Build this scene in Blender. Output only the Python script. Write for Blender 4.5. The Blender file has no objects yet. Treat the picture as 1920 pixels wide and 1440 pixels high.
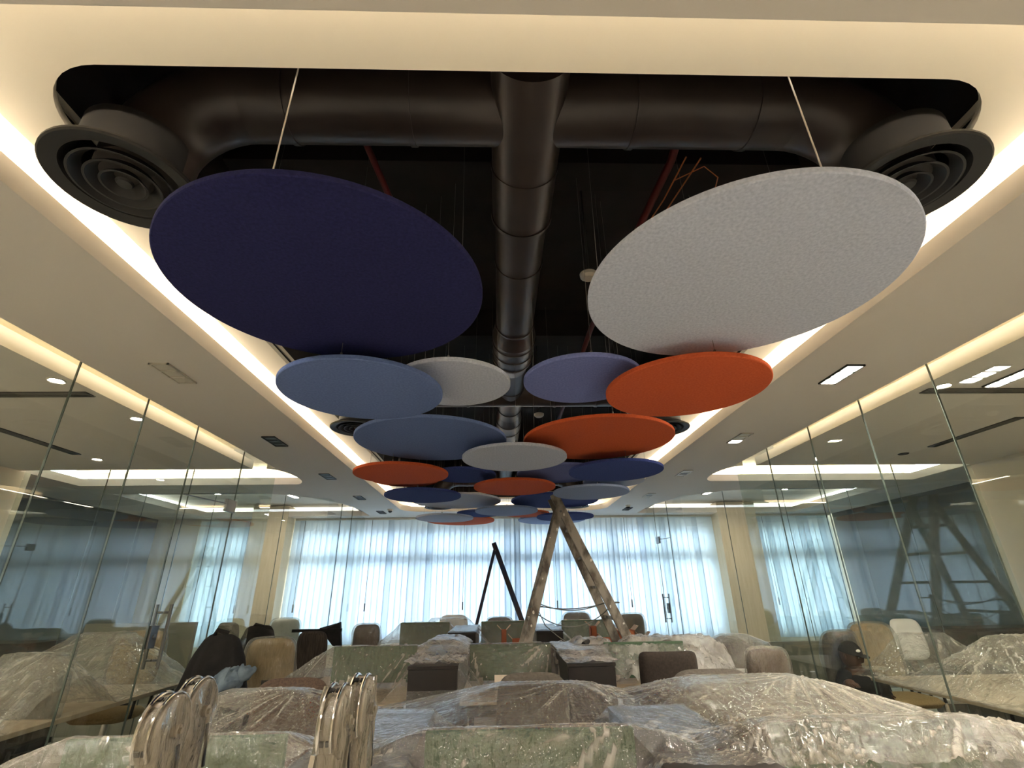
import bpy, bmesh, math, random
from mathutils import Vector, Matrix, noise
random.seed(7)
PI = math.pi
SC = bpy.context.scene
COL = SC.collection

# ------------------------------------------------------------------ camera, world, exposure
F_PX, PITCH, YAW, ROLL = 911.04, 0.400898, 0.03223, 0.014536
EYE = Vector((0, 0, 1.5))
cam = bpy.data.cameras.new('camera'); camo = bpy.data.objects.new('camera', cam); COL.objects.link(camo)
cam.sensor_fit = 'HORIZONTAL'; cam.sensor_width = 36; cam.lens = 36 * F_PX / 1920
cam.clip_start = 0.02; cam.clip_end = 200
fw = Vector((math.sin(YAW) * math.cos(PITCH), math.cos(YAW) * math.cos(PITCH), math.sin(PITCH)))
rt = Vector((math.cos(YAW), -math.sin(YAW), 0)); up = rt.cross(fw)
rt2 = math.cos(ROLL) * rt - math.sin(ROLL) * up; up2 = math.sin(ROLL) * rt + math.cos(ROLL) * up
m = Matrix((rt2, up2, -fw)).transposed().to_4x4(); m.translation = EYE
camo.matrix_world = m
SC.camera = camo

SC.view_settings.view_transform = 'Standard'; SC.view_settings.look = 'None'
SC.view_settings.gamma = 1; SC.view_settings.use_curve_mapping = False
SC.view_settings.exposure = 0.68
SKY = 5.7          # daylight outside the blinds
LED = 35.0         # cove strips
world = bpy.data.worlds.new('daylight'); SC.world = world; world.use_nodes = True
bg = world.node_tree.nodes['Background']
bg.inputs['Color'].default_value = (0.90, 0.95, 1.0, 1); bg.inputs['Strength'].default_value = SKY
SC.cycles.max_bounces = 10; SC.cycles.diffuse_bounces = 5; SC.cycles.glossy_bounces = 4
SC.cycles.transparent_max_bounces = 24; SC.cycles.transmission_bounces = 6
SC.cycles.sample_clamp_indirect = 6
SC.cycles.caustics_reflective = False; SC.cycles.caustics_refractive = False

# ------------------------------------------------------------------ materials
def lin(c):
    return tuple((v / 255 / 12.92 if v / 255 <= .04045 else ((v / 255 + .055) / 1.055) ** 2.4) for v in c) + (1,)
def newmat(name):
    m = bpy.data.materials.new(name); m.use_nodes = True
    return m, m.node_tree, m.node_tree.nodes['Principled BSDF']
def pm(name, c, rough=.6, metal=0, c2=None, scale=20, bump=0, bscale=None, detail=3, lo=.35, hi=.65, stretch=None, spec=None):
    m, nt, b = newmat(name); N, L = nt.nodes, nt.links
    b.inputs['Base Color'].default_value = lin(c); b.inputs['Roughness'].default_value = rough
    b.inputs['Metallic'].default_value = metal
    if spec is not None: b.inputs['Specular IOR Level'].default_value = spec
    tc = N.new('ShaderNodeTexCoord'); mp = N.new('ShaderNodeMapping'); L.new(tc.outputs['Object'], mp.inputs['Vector'])
    if stretch: mp.inputs['Scale'].default_value = stretch
    if c2:
        n = N.new('ShaderNodeTexNoise'); n.inputs['Scale'].default_value = scale; n.inputs['Detail'].default_value = detail
        r = N.new('ShaderNodeValToRGB'); r.color_ramp.elements[0].position = lo; r.color_ramp.elements[1].position = hi
        r.color_ramp.elements[0].color = lin(c); r.color_ramp.elements[1].color = lin(c2)
        L.new(mp.outputs[0], n.inputs['Vector']); L.new(n.outputs['Fac'], r.inputs['Fac']); L.new(r.outputs['Color'], b.inputs['Base Color'])
    if bump:
        n2 = N.new('ShaderNodeTexNoise'); n2.inputs['Scale'].default_value = bscale or scale; n2.inputs['Detail'].default_value = 4
        bp = N.new('ShaderNodeBump'); bp.inputs['Strength'].default_value = bump; bp.inputs['Distance'].default_value = .01
        L.new(mp.outputs[0], n2.inputs['Vector']); L.new(n2.outputs['Fac'], bp.inputs['Height']); L.new(bp.outputs[0], b.inputs['Normal'])
    return m
def emis(name, c, s):
    m, nt, b = newmat(name)
    b.inputs['Base Color'].default_value = lin(c); b.inputs['Emission Color'].default_value = lin(c)
    b.inputs['Emission Strength'].default_value = s
    return m
def felt(name, c, c2):
    return pm(name, c, .95, c2=c2, scale=85, bump=.25, bscale=160, detail=6, lo=.3, hi=.7, spec=.1)
def schlick(nt, f0, nrm=None):
    N, L = nt.nodes, nt.links
    ge = N.new('ShaderNodeNewGeometry'); dt = N.new('ShaderNodeVectorMath'); dt.operation = 'DOT_PRODUCT'
    L.new(ge.outputs['Incoming'], dt.inputs[0]); L.new(nrm if nrm else ge.outputs['Normal'], dt.inputs[1])
    ab = N.new('ShaderNodeMath'); ab.operation = 'ABSOLUTE'; L.new(dt.outputs['Value'], ab.inputs[0])
    om = N.new('ShaderNodeMath'); om.operation = 'SUBTRACT'; om.inputs[0].default_value = 1; L.new(ab.outputs[0], om.inputs[1]); om.use_clamp = True
    pw = N.new('ShaderNodeMath'); pw.operation = 'POWER'; pw.inputs[1].default_value = 5; L.new(om.outputs[0], pw.inputs[0])
    ma = N.new('ShaderNodeMath'); ma.operation = 'MULTIPLY_ADD'; ma.inputs[1].default_value = 1 - f0; ma.inputs[2].default_value = f0; L.new(pw.outputs[0], ma.inputs[0])
    return ma.outputs[0]
def glassmat(name, tint, refl=1.0, ior=1.5):
    m = bpy.data.materials.new(name); m.use_nodes = True; nt = m.node_tree; N, L = nt.nodes, nt.links
    N.clear(); o = N.new('ShaderNodeOutputMaterial'); t = N.new('ShaderNodeBsdfTransparent'); g = N.new('ShaderNodeBsdfGlossy')
    t.inputs['Color'].default_value = tint; g.inputs['Roughness'].default_value = .0
    mx = N.new('ShaderNodeMixShader'); L.new(schlick(nt, .06), mx.inputs[0])
    L.new(t.outputs[0], mx.inputs[1]); L.new(g.outputs[0], mx.inputs[2]); L.new(mx.outputs[0], o.inputs['Surface'])
    return m
def filmmat(name, milk=.22, c=(206, 198, 184), wr=1.0, scale=7, stretch=(1, 1, 1), rough=.13):
    """thin polythene: see-through, a milky share in patches and thin creases, a sheen broken up by fine stretched folds"""
    m = bpy.data.materials.new(name); m.use_nodes = True; nt = m.node_tree; N, L = nt.nodes, nt.links
    N.clear(); o = N.new('ShaderNodeOutputMaterial'); tc = N.new('ShaderNodeTexCoord')
    def tex(sc, st, det, dist=0):
        mp = N.new('ShaderNodeMapping'); mp.inputs['Scale'].default_value = st; mp.inputs['Rotation'].default_value = (.2, .3, .5)
        L.new(tc.outputs['Object'], mp.inputs['Vector'])
        n = N.new('ShaderNodeTexNoise'); n.inputs['Scale'].default_value = sc; n.inputs['Detail'].default_value = det; n.inputs['Distortion'].default_value = dist
        L.new(mp.outputs[0], n.inputs['Vector']); return n.outputs['Fac']
    def mrange(v, a, b_, lo, hi):
        r = N.new('ShaderNodeMapRange'); r.inputs['From Min'].default_value = a; r.inputs['From Max'].default_value = b_
        r.inputs['To Min'].default_value = lo; r.inputs['To Max'].default_value = hi; L.new(v, r.inputs['Value']); return r.outputs[0]
    def math_(op, a, b_, c_=None):
        k = N.new('ShaderNodeMath'); k.operation = op
        for i, v in enumerate((a, b_, c_)):
            if v is None: continue
            if isinstance(v, (int, float)): k.inputs[i].default_value = v
            else: L.new(v, k.inputs[i])
        return k.outputs[0]
    patch = tex(scale * .35, (1, 1, 1), 3)
    n1 = tex(scale, stretch, 5, .3); n2 = tex(scale * 2.6, (stretch[1], stretch[0], stretch[2]), 4, .2)
    crease = math_('ABSOLUTE', math_('SUBTRACT', n2, .5), 0)
    crease = mrange(crease, 0, .02, 1, 0)
    crease = math_('MULTIPLY', crease, mrange(patch, .45, .65, 0, 1))
    hgt = math_('ADD', n1, math_('MULTIPLY', n2, .45))
    bp = N.new('ShaderNodeBump'); bp.inputs['Strength'].default_value = 1.0; bp.inputs['Distance'].default_value = .05 * wr
    L.new(hgt, bp.inputs['Height'])
    t = N.new('ShaderNodeBsdfTransparent'); t.inputs['Color'].default_value = (.94, .94, .92, 1)
    d = N.new('ShaderNodeBsdfDiffuse'); d.inputs['Color'].default_value = lin(c); L.new(bp.outputs[0], d.inputs['Normal'])
    tr = N.new('ShaderNodeBsdfTranslucent'); tr.inputs['Color'].default_value = lin(c)
    dm = N.new('ShaderNodeMixShader'); dm.inputs[0].default_value = .4; L.new(d.outputs[0], dm.inputs[1]); L.new(tr.outputs[0], dm.inputs[2])
    g = N.new('ShaderNodeBsdfGlossy'); g.inputs['Roughness'].default_value = rough; L.new(bp.outputs[0], g.inputs['Normal'])
    at_ = N.new('ShaderNodeAttribute'); at_.attribute_name = 'fold'
    f0_ = math_('ADD', mrange(patch, .35, .7, milk * .4, milk * 1.6), math_('MULTIPLY', crease, .16 * wr))
    f1 = math_('MULTIPLY_ADD', math_('POWER', at_.outputs['Fac'], 1.6), .55, f0_)
    fn = math_('MULTIPLY_ADD', schlick(nt, .0), .5, f1); 
    fn_ = N.new('ShaderNodeClamp'); L.new(fn, fn_.inputs[0])
    m1 = N.new('ShaderNodeMixShader'); L.new(fn_.outputs[0], m1.inputs[0]); L.new(t.outputs[0], m1.inputs[1]); L.new(dm.outputs[0], m1.inputs[2])
    m2 = N.new('ShaderNodeMixShader'); L.new(schlick(nt, .13, bp.outputs[0]), m2.inputs[0]); L.new(m1.outputs[0], m2.inputs[1]); L.new(g.outputs[0], m2.inputs[2])
    L.new(m2.outputs[0], o.inputs['Surface'])
    return m
def vanemat(name, c):
    m = bpy.data.materials.new(name); m.use_nodes = True; nt = m.node_tree; N, L = nt.nodes, nt.links
    N.clear(); o = N.new('ShaderNodeOutputMaterial')
    d = N.new('ShaderNodeBsdfDiffuse'); d.inputs['Color'].default_value = lin(c)
    tr = N.new('ShaderNodeBsdfTranslucent'); tr.inputs['Color'].default_value = lin(c)
    dm = N.new('ShaderNodeMixShader'); dm.inputs[0].default_value = .55; L.new(d.outputs[0], dm.inputs[1]); L.new(tr.outputs[0], dm.inputs[2])
    L.new(dm.outputs[0], o.inputs['Surface'])
    return m

M = dict(
    ceil=pm('ceiling_paint', (206, 200, 192), .85, bump=.03, bscale=60),
    cream=pm('cream_paint', (238, 230, 212), .8),
    white=pm('white_paint', (240, 236, 226), .7),
    plenum=pm('black_paint', (20, 18, 17), .9, c2=(34, 28, 27), scale=3, bump=.2, bscale=12),
    duct=pm('dark_duct_paint', (46, 38, 35), .4, c2=(54, 45, 41), scale=5, bump=.12, bscale=9),
    diff=pm('diffuser_black', (24, 22, 21), .6),
    redpipe=pm('red_pipe', (84, 20, 16), .5),
    wire=pm('steel_wire', (205, 200, 195), .4, .4), wired=pm('thin_dark_wire', (110, 106, 102), .5, .4), copper=pm('copper_wire', (190, 110, 60), .4, .5),
    navy=felt('purple_navy_felt', (33, 34, 70), (41, 42, 84)),
    navy2=felt('navy_blue_felt', (52, 64, 122), (64, 78, 142)),
    blue=felt('denim_blue_felt', (92, 110, 158), (106, 126, 176)),
    pale=felt('pale_blue_felt', (142, 158, 196), (156, 172, 208)),
    peri=felt('periwinkle_felt', (102, 112, 168), (118, 128, 184)),
    lgrey=felt('light_grey_felt', (172, 180, 202), (200, 206, 224)),
    orange=felt('orange_felt', (186, 82, 48), (200, 96, 60)),
    floor=pm('floor_tile', (196, 190, 180), .35, c2=(204, 198, 188), scale=2),
    wall=pm('beige_wall', (214, 204, 184), .75), wallg=pm('grey_green_panel', (138, 134, 122), .6),
    dark_teal=pm('dark_teal_wall', (46, 60, 58), .55),
    pillar=pm('beige_laminate', (194, 179, 152), .5, c2=(202, 188, 163), scale=4, stretch=(6, 6, .6)),
    alu=pm('aluminium', (170, 168, 162), .32, .9), chrome=pm('chrome', (210, 206, 200), .15, 1),
    steel=pm('brushed_steel', (110, 110, 108), .35, .8),
    black=pm('black_plastic', (18, 17, 17), .5), dgrey=pm('dark_grey', (52, 50, 48), .6),
    seal=pm('dark_seal', (66, 76, 68), .5),
    green=pm('sage_green_fabric', (70, 90, 68), .9, c2=(78, 100, 78), scale=140, bump=.1, bscale=220),
    greenf=pm('screen_frame', (84, 100, 80), .5),
    desk=pm('beige_desk_board', (172, 154, 130), .5, c2=(182, 164, 140), scale=3, stretch=(1, 8, 8)),
    cab=pm('dark_brown_laminate', (24, 19, 17), .4, c2=(33, 26, 23), scale=6, stretch=(1, 1, .2)),
    brown=pm('brown_chair_fabric', (72, 56, 46), .9, c2=(88, 70, 57), scale=90, bump=.15, bscale=150),
    dbrown=pm('dark_brown_fabric', (44, 36, 31), .9, c2=(56, 46, 39), scale=60),
    tan=pm('tan_chair_fabric', (146, 124, 86), .9, c2=(162, 140, 100), scale=30, stretch=(3, 3, .4), bump=.15, bscale=100),
    grey=pm('grey_chair_fabric', (84, 78, 70), .9, c2=(98, 91, 82), scale=60, bump=.15, bscale=100),
    blackf=pm('black_cloth', (20, 18, 18), .95, c2=(34, 30, 28), scale=8, bump=.3, bscale=10),
    stripe=pm('dark_striped_cloth', (40, 34, 30), .95, c2=(66, 56, 48), scale=14, stretch=(6, 6, .2)),
    denim=pm('blue_grey_cloth', (82, 96, 108), .95, c2=(112, 126, 136), scale=14, bump=.5, bscale=14),
    wchair=pm('white_chair_shell', (226, 224, 218), .5),
    wood=pm('paint_spattered_wood', (158, 150, 138), .8, c2=(90, 82, 74), scale=10, detail=8, lo=.45, hi=.62, bump=.3, bscale=30, stretch=(1, 1, .5)),
    woodspot=pm('white_paint_spots', (226, 220, 208), .7),
    woodd=pm('dark_blue_brown_wood', (58, 44, 44), .7, c2=(38, 48, 74), scale=4, lo=.4, hi=.6),
    rope=pm('grey_rope', (112, 112, 106), .9),
    card=pm('brown_cardboard', (150, 82, 52), .85, c2=(160, 92, 60), scale=12), cardi=pm('cardboard_inner', (196, 168, 140), .85),
    beige=pm('beige_plastic', (152, 142, 126), .45, c2=(122, 112, 98), scale=30, stretch=(1, 1, .4), bump=.3, bscale=40),
    skin=pm('skin', (86, 58, 44), .6), hair=pm('hair', (18, 14, 12), .8), shirt=pm('black_shirt', (20, 18, 20), .9),
    ledm=emis('led_strip', (255, 240, 216), LED), lamp=emis('lamp_on', (255, 246, 232), 330), lampw=emis('lamp_dim', (255, 246, 232), 160),
    lampoff=pm('lamp_off', (196, 190, 178), .3), lampd=pm('lamp_dark', (14, 13, 12), .4),
    glass=glassmat('clear_green_glass', (.945, .972, .955, 1)),
    glassd=glassmat('window_glass', (.93, .96, .97, 1)),
    film=filmmat('clear_polythene', .11, wr=.8, scale=8, stretch=(3.0, .8, 1)),
    wrap=filmmat('ladder_wrap', .10, c=(214, 200, 176), wr=1, scale=16, stretch=(1, 1, .25)),
    filmm=filmmat('half_milky_polythene', .26, c=(196, 188, 170), wr=.9, scale=8, stretch=(3, 1, 1)),
    filmw=filmmat('milky_polythene', .52, c=(226, 220, 212), wr=1.0, scale=9),
    filmt=filmmat('thin_polythene', .16, c=(236, 228, 210), wr=.9, scale=14, stretch=(1, 1, .35)),
    vane=vanemat('sheer_blind_fabric', (226, 236, 244)), vane2=vanemat('sheer_blind_fabric_darker', (206, 218, 228)),
    paper=pm('white_paper', (226, 212, 190), .8), socket=pm('black_socket', (20, 20, 22), .4),
)

# ------------------------------------------------------------------ builders
class MB:
    def __init__(s): s.bm = bmesh.new()
    def box(s, x0, x1, y0, y1, z0, z1, rot=None, piv=None):
        r = bmesh.ops.create_cube(s.bm, size=1)
        for v in r['verts']:
            v.co = Vector(((x0 + x1) / 2 + v.co.x * (x1 - x0), (y0 + y1) / 2 + v.co.y * (y1 - y0), (z0 + z1) / 2 + v.co.z * (z1 - z0)))
        return r['verts']
    def bar(s, a, b, w, d, side=Vector((0, 1, 0))):
        """rectangular bar from a to b, w across 'side x dir', d along side"""
        a, b = Vector(a), Vector(b); z = (b - a); Ln = z.length; z.normalize()
        y = (side - z * side.dot(z)).normalized(); x = y.cross(z)
        r = bmesh.ops.create_cube(s.bm, size=1)
        for v in r['verts']:
            c = v.co.copy(); v.co = (a + b) / 2 + x * c.x * w + y * c.y * d + z * c.z * Ln
    def cyl(s, a, b, r0, r1=None, n=24, caps=True):
        a, b = Vector(a), Vector(b); d = b - a
        r1 = r0 if r1 is None else r1
        q = d.to_track_quat('Z', 'Y')
        mt = Matrix.Translation((a + b) / 2) @ q.to_matrix().to_4x4()
        bmesh.ops.create_cone(s.bm, cap_ends=caps, segments=n, radius1=r0, radius2=r1, depth=d.length, matrix=mt)
    def sph(s, c, r, sc=(1, 1, 1), n=16):
        mt = Matrix.Translation(c) @ Matrix.Diagonal((*sc, 1))
        bmesh.ops.create_uvsphere(s.bm, u_segments=n, v_segments=max(6, n // 2), radius=r, matrix=mt)
    def tube(s, pts, r, n=10, closed=False):
        pts = [Vector(p) for p in pts]; rings = []; k = len(pts)
        rr = r if isinstance(r, (list, tuple)) else [r] * k
        nrm = None
        for i, p in enumerate(pts):
            if closed: t = (pts[(i + 1) % k] - pts[i - 1])
            else: t = (pts[min(i + 1, k - 1)] - pts[max(i - 1, 0)])
            t.normalize()
            if nrm is None: nrm = t.orthogonal().normalized()
            else:
                nrm = (nrm - t * nrm.dot(t)).normalized()
            bn = t.cross(nrm)
            rings.append([s.bm.verts.new(p + (nrm * math.cos(2 * PI * j / n) + bn * math.sin(2 * PI * j / n)) * rr[i]) for j in range(n)])
        for i in range(k if closed else k - 1):
            A, B_ = rings[i], rings[(i + 1) % k]
            for j in range(n):
                s.bm.faces.new((A[j], A[(j + 1) % n], B_[(j + 1) % n], B_[j]))
        if not closed:
            s.bm.faces.new(rings[0][::-1]); s.bm.faces.new(rings[-1])
    def lathe(s, prof, c, n=48, axis='Z'):
        """profile of (r, z) turned about a vertical axis through c"""
        rings = []
        for r, z in prof:
            if r < 1e-6: rings.append([s.bm.verts.new((c[0], c[1], c[2] + z))]); continue
            rings.append([s.bm.verts.new((c[0] + r * math.cos(2 * PI * j / n), c[1] + r * math.sin(2 * PI * j / n), c[2] + z)) for j in range(n)])
        for A, B_ in zip(rings, rings[1:]):
            for j in range(n):
                a, b = A[j % len(A)], A[(j + 1) % len(A)]; c2, d2 = B_[(j + 1) % len(B_)], B_[j % len(B_)]
                vs = []
                for v in (a, b, c2, d2):
                    if v not in vs: vs.append(v)
                if len(vs) > 2:
                    try: s.bm.faces.new(vs)
                    except ValueError: pass
    def prism(s, pts, z0, z1):
        lo = [s.bm.verts.new((x, y, z0)) for x, y in pts]; hi = [s.bm.verts.new((x, y, z1)) for x, y in pts]
        n = len(pts); s.bm.faces.new(lo[::-1]); s.bm.faces.new(hi)
        for i in range(n): s.bm.faces.new((lo[i], lo[(i + 1) % n], hi[(i + 1) % n], hi[i]))
    def xform(s, mt): bmesh.ops.transform(s.bm, matrix=mt, verts=s.bm.verts)
    def build(s, name, mat, parent=None, smooth=False, bevel=0, world=True, angle=35):
        bmesh.ops.recalc_face_normals(s.bm, faces=s.bm.faces)
        me = bpy.data.meshes.new(name); s.bm.to_mesh(me); s.bm.free()
        me.materials.append(mat)
        o = bpy.data.objects.new(name, me); COL.objects.link(o)
        if smooth:
            me.polygons.foreach_set('use_smooth', [True] * len(me.polygons))
            try: me.set_sharp_from_angle(angle=math.radians(angle))
            except Exception: pass
        if bevel:
            b = o.modifiers.new('bevel', 'BEVEL'); b.width = bevel; b.segments = 2; b.limit_method = 'ANGLE'
        if parent:
            o.parent = parent
            if world: o.matrix_parent_inverse = parent_world(parent).inverted()
        return o
def parent_world(p):
    mt = Matrix.LocRotScale(p.location, p.rotation_euler, p.scale)
    if p.parent: mt = parent_world(p.parent) @ p.matrix_parent_inverse @ mt
    return mt
def tag(o, label=None, cat=None, group=None, kind=None):
    if label: o['label'] = label
    if cat: o['category'] = cat
    if group: o['group'] = group
    if kind: o['kind'] = kind
    return o
def empty(name, loc=(0, 0, 0), rz=0, label=None, cat=None, group=None, kind=None):
    o = bpy.data.objects.new(name, None); COL.objects.link(o); o.location = loc; o.rotation_euler = (0, 0, rz); o.empty_display_size = .1
    return tag(o, label, cat, group, kind)
KIDS = {}
def copy_tree(o, parent=None):
    c = o.copy(); COL.objects.link(c)
    if parent: c.parent = parent
    for ch in [x for x in bpy.data.objects if x.parent == o]: copy_tree(ch, c)
    return c
def rrect(x0, x1, y0, y1, r, n=10):
    out = []
    for cx, cy, a in ((x1 - r, y1 - r, 0), (x0 + r, y1 - r, PI / 2), (x0 + r, y0 + r, PI), (x1 - r, y0 + r, 1.5 * PI)):
        for i in range(n + 1):
            t = a + PI / 2 * i / n; out.append((cx + r * math.cos(t), cy + r * math.sin(t)))
    return out
def plate(name, outline, holes, z0, z1, mat, parent=None):
    """flat slab with holes, real thickness, from a filled 2D curve turned into a mesh"""
    cu = bpy.data.curves.new(name, 'CURVE'); cu.dimensions = '2D'; cu.fill_mode = 'BOTH'; cu.extrude = (z1 - z0) / 2
    for pts in [outline] + holes:
        sp = cu.splines.new('POLY'); sp.points.add(len(pts) - 1); sp.use_cyclic_u = True
        for p, q in zip(sp.points, pts): p.co = (q[0], q[1], 0, 1)
    t = bpy.data.objects.new(name, cu); COL.objects.link(t)
    dg = bpy.context.evaluated_depsgraph_get(); dg.update()
    me = bpy.data.meshes.new_from_object(t.evaluated_get(dg)); me.name = name
    COL.objects.unlink(t); bpy.data.objects.remove(t)
    me.transform(Matrix.Translation((0, 0, (z0 + z1) / 2))); me.materials.clear(); me.materials.append(mat)
    o = bpy.data.objects.new(name, me); COL.objects.link(o)
    if parent: o.parent = parent
    return o
def S(name, mb, mat, parent=None, **k):
    o = mb.build(name, mat, parent, **k)
    if not parent: o['kind'] = 'structure'
    return o

# ------------------------------------------------------------------ setting
ZC = 2.9; YF = 10.34; XL, XR, XC = -2.71, 3.0, .13
b = MB(); b.box(-7.2, 7.6, -3.2, YF + .1, -.1, 0); S('floor', b, M['floor'])
recess = rrect(-1.81, 2.05, .80, 9.55, .38)
def L_slot(s):
    # cove slot beside the glass, turning along the end of the side room; s=-1 left, +1 right
    cx = XC
    def q(x, y): return (cx + s * x, y)
    side_in, side_out = (2.83, 3.12)
    tip = [q(side_in, 5.94)]
    arc = [q(2.86 + .14 * math.cos(a) - .08, 6.41 + .47 * math.sin(a)) for a in [(-PI / 2 + PI * i / 12) for i in range(13)]]
    arc = [q(2.95 - .19 * math.cos(-PI / 2 + PI * i / 12), 6.41 + .47 * math.sin(-PI / 2 + PI * i / 12)) for i in range(13)]
    far = 5.9
    pts = [q(side_out, -1.4), q(side_in, -1.4), q(side_in, 5.90)] + arc + [q(far, 6.88), q(far, 5.94), q(side_out, 5.94)]
    return pts
def B_hole(s):
    cx = XC
    P = [(2.68, 10.0), (2.67, 9.3), (2.72, 8.9), (2.8, 8.55), (2.95, 8.2), (3.15, 7.9), (3.4, 7.68), (3.65, 7.56), (4.0, 7.5), (5.9, 7.5), (5.9, 10.0)]
    return [(cx + s * x, y) for x, y in P]
ceil_o = plate('ceiling', [(-7.0, -3.1), (7.4, -3.1), (7.4, YF), (-7.0, YF)],
               [recess, L_slot(-1), L_slot(1), B_hole(-1), B_hole(1)], ZC, ZC + .1, M['ceil'])
tag(ceil_o, kind='structure')
# inner cream panel with the big black opening
hole = rrect(-1.55, 1.78, 1.06, 9.1, .27)
hole = [(x, y) for x, y in hole]
panel = plate('recess_panel', rrect(-1.735, 1.975, .52, 9.75, .3), [hole], ZC + .155, ZC + .185, M['cream'], ceil_o)
roof = plate('cove_roof', rrect(-2.15, 2.4, .35, 9.95, .2), [rrect(-1.6, 1.83, 1.0, 9.15, .27)], ZC + .26, ZC + .29, M['cream'], ceil_o)
def ring_wall(name, pts, z0, z1, th, mat, parent):
    b = MB(); n = len(pts); c = Vector((sum(p[0] for p in pts) / n, sum(p[1] for p in pts) / n, 0))
    inn = [b.bm.verts.new((x, y, z0)) for x, y in pts]; inu = [b.bm.verts.new((x, y, z1)) for x, y in pts]
    for i in range(n):
        j = (i + 1) % n; b.bm.faces.new((inn[i], inn[j], inu[j], inu[i]))
    o = b.build(name, mat, parent)
    md = o.modifiers.new('thick', 'SOLIDIFY'); md.thickness = th; md.offset = 0
    return o
ring_wall('cove_back', rrect(-2.15, 2.4, .35, 9.95, .2), ZC + .1, ZC + .29, .02, M['cream'], ceil_o)
# plenum
ring_wall('plenum_side', rrect(-1.62, 1.85, .98, 9.17, .27), ZC + .185, ZC + 1.25, .02, M['plenum'], ceil_o)
b = MB(); b.box(-1.8, 2.0, .8, 9.35, ZC + 1.25, ZC + 1.3); S('plenum_slab', b, M['plenum'], ceil_o)
b = MB()
for y in (2.15, 4.3, 6.4): b.box(-1.62, 1.85, y, y + .22, ZC + .95, ZC + 1.25)
S('plenum_beam', b, M['plenum'], ceil_o)
# side coves: lids above slots
for s in (-1, 1):
    b = MB()
    x0, x1 = sorted((XC + s * 2.62, XC + s * 3.4)); b.box(x0, x1, -1.6, 5.9, ZC + .24, ZC + .27)
    x0, x1 = sorted((XC + s * 2.5, XC + s * 6.1)); b.box(x0, x1, 5.9, 7.25, ZC + .24, ZC + .27)
    b.box(x0, x1, 7.22, 7.25, ZC + .1, ZC + .24)
    x0, x1 = sorted((XC + s * 2.62, XC + s * 2.65)); b.box(x0, x1, -1.6, 5.9, ZC + .1, ZC + .24)
    x0, x1 = sorted((XC + s * 3.37, XC + s * 3.4)); b.box(x0, x1, -1.6, 5.9, ZC + .1, ZC + .24)
    S('slot_lid', b, M['cream'], ceil_o)
    b = MB(); x0, x1 = sorted((XC + s * 2.4, XC + s * 6.2)); b.box(x0, x1, 7.28, 10.3, ZC + .22, ZC + .25)
    S('room_ceiling', b, M['ceil'], ceil_o)
# LED strips lying on the lips, hidden from below
def led(pts, group, label, closed=False):
    b = MB()
    for p, q in zip(pts, pts[1:] + (pts[:1] if closed else [])):
        b.bar((*p, ZC + .115), (*q, ZC + .115), .02, .02, Vector((0, 0, 1)))
    o = b.build('led_strip', M['ledm']); tag(o, label, 'light strip'); return o
led(rrect(-1.92, 2.16, .62, 9.67, .4, 5), None, 'warm glowing strip of light around the main ceiling recess', True)
for s, nm in ((-1, 'left'), (1, 'right')):
    led([(XC + s * 2.73, -1.3), (XC + s * 2.73, 5.8)], None, f'long glowing slot of light above the {nm} glass wall')
    led([(XC + s * 2.9, 7.0), (XC + s * 5.85, 7.0)], None, f'bright crosswise slot of light at the end of the {nm} room')
    led([(XC + s * 2.55, 9.8), (XC + s * 2.57, 9.2), (XC + s * 2.66, 8.7), (XC + s * 2.86, 8.2)], None, f'short curved light above the far {nm} glass room')

# outer walls
b = MB(); b.box(-5.9, -5.75, -3.2, 6.05, 0, ZC); S('wall_left_outer', b, M['wall'])
b = MB(); b.box(6.1, 6.25, -3.2, 6.05, 0, ZC); S('wall_right_outer', b, M['wall'])
b = MB(); b.box(-7.0, -6.85, 6.05, YF, 0, ZC); S('wall_left_far', b, M['dark_teal'])
b = MB(); b.box(7.05, 7.2, 6.05, YF, 0, ZC); S('wall_right_far', b, M['dark_teal'])
b = MB(); b.box(-7.0, -5.75, 6.05, 6.1, 0, ZC); b.box(6.1, 7.2, 6.05, 6.1, 0, ZC); S('wall_return', b, M['wall'])
b = MB(); b.box(-7.0, 7.4, -3.2, -3.1, 0, ZC); S('wall_behind', b, M['wall'])
WIN = [(-5.95, -4.9), (-4.1, -1.66), (-1.64, .34), (.36, 2.34), (2.36, 4.42), (5.3, 6.9)]
b = MB(); Y0, Y1 = YF + .12, YF + .3
b.box(-7.0, 7.4, Y0, Y1, 0, .65); b.box(-7.0, 7.4, Y0, Y1, 2.62, ZC + .4)
xs = [-7.0] + [v for w in WIN for v in w] + [7.4]
for i in range(0, len(xs), 2): b.box(xs[i], xs[i + 1], Y0, Y1, .65, 2.62)
S('wall_far', b, M['wall'])
for i, (x0, x1) in enumerate(WIN):
    b = MB()
    b.box(x0, x1, Y0 + .04, Y0 + .1, .65, .71); b.box(x0, x1, Y0 + .04, Y0 + .1, 2.56, 2.62)
    b.box(x0, x1, Y0 - .02, Y0 + .1, 2.0, 2.2)
    for x in (x0, (x0 + x1) / 2 - .03, x1 - .06): b.box(x, x + .06, Y0 + .04, Y0 + .1, .65, 2.62)
    w = S(f'window_{i+1}', b, M['white'])
    b = MB(); b.box(x0, x1, Y0 + .065, Y0 + .075, .68, 2.6); b.build('pane', M['glassd'], w)
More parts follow.
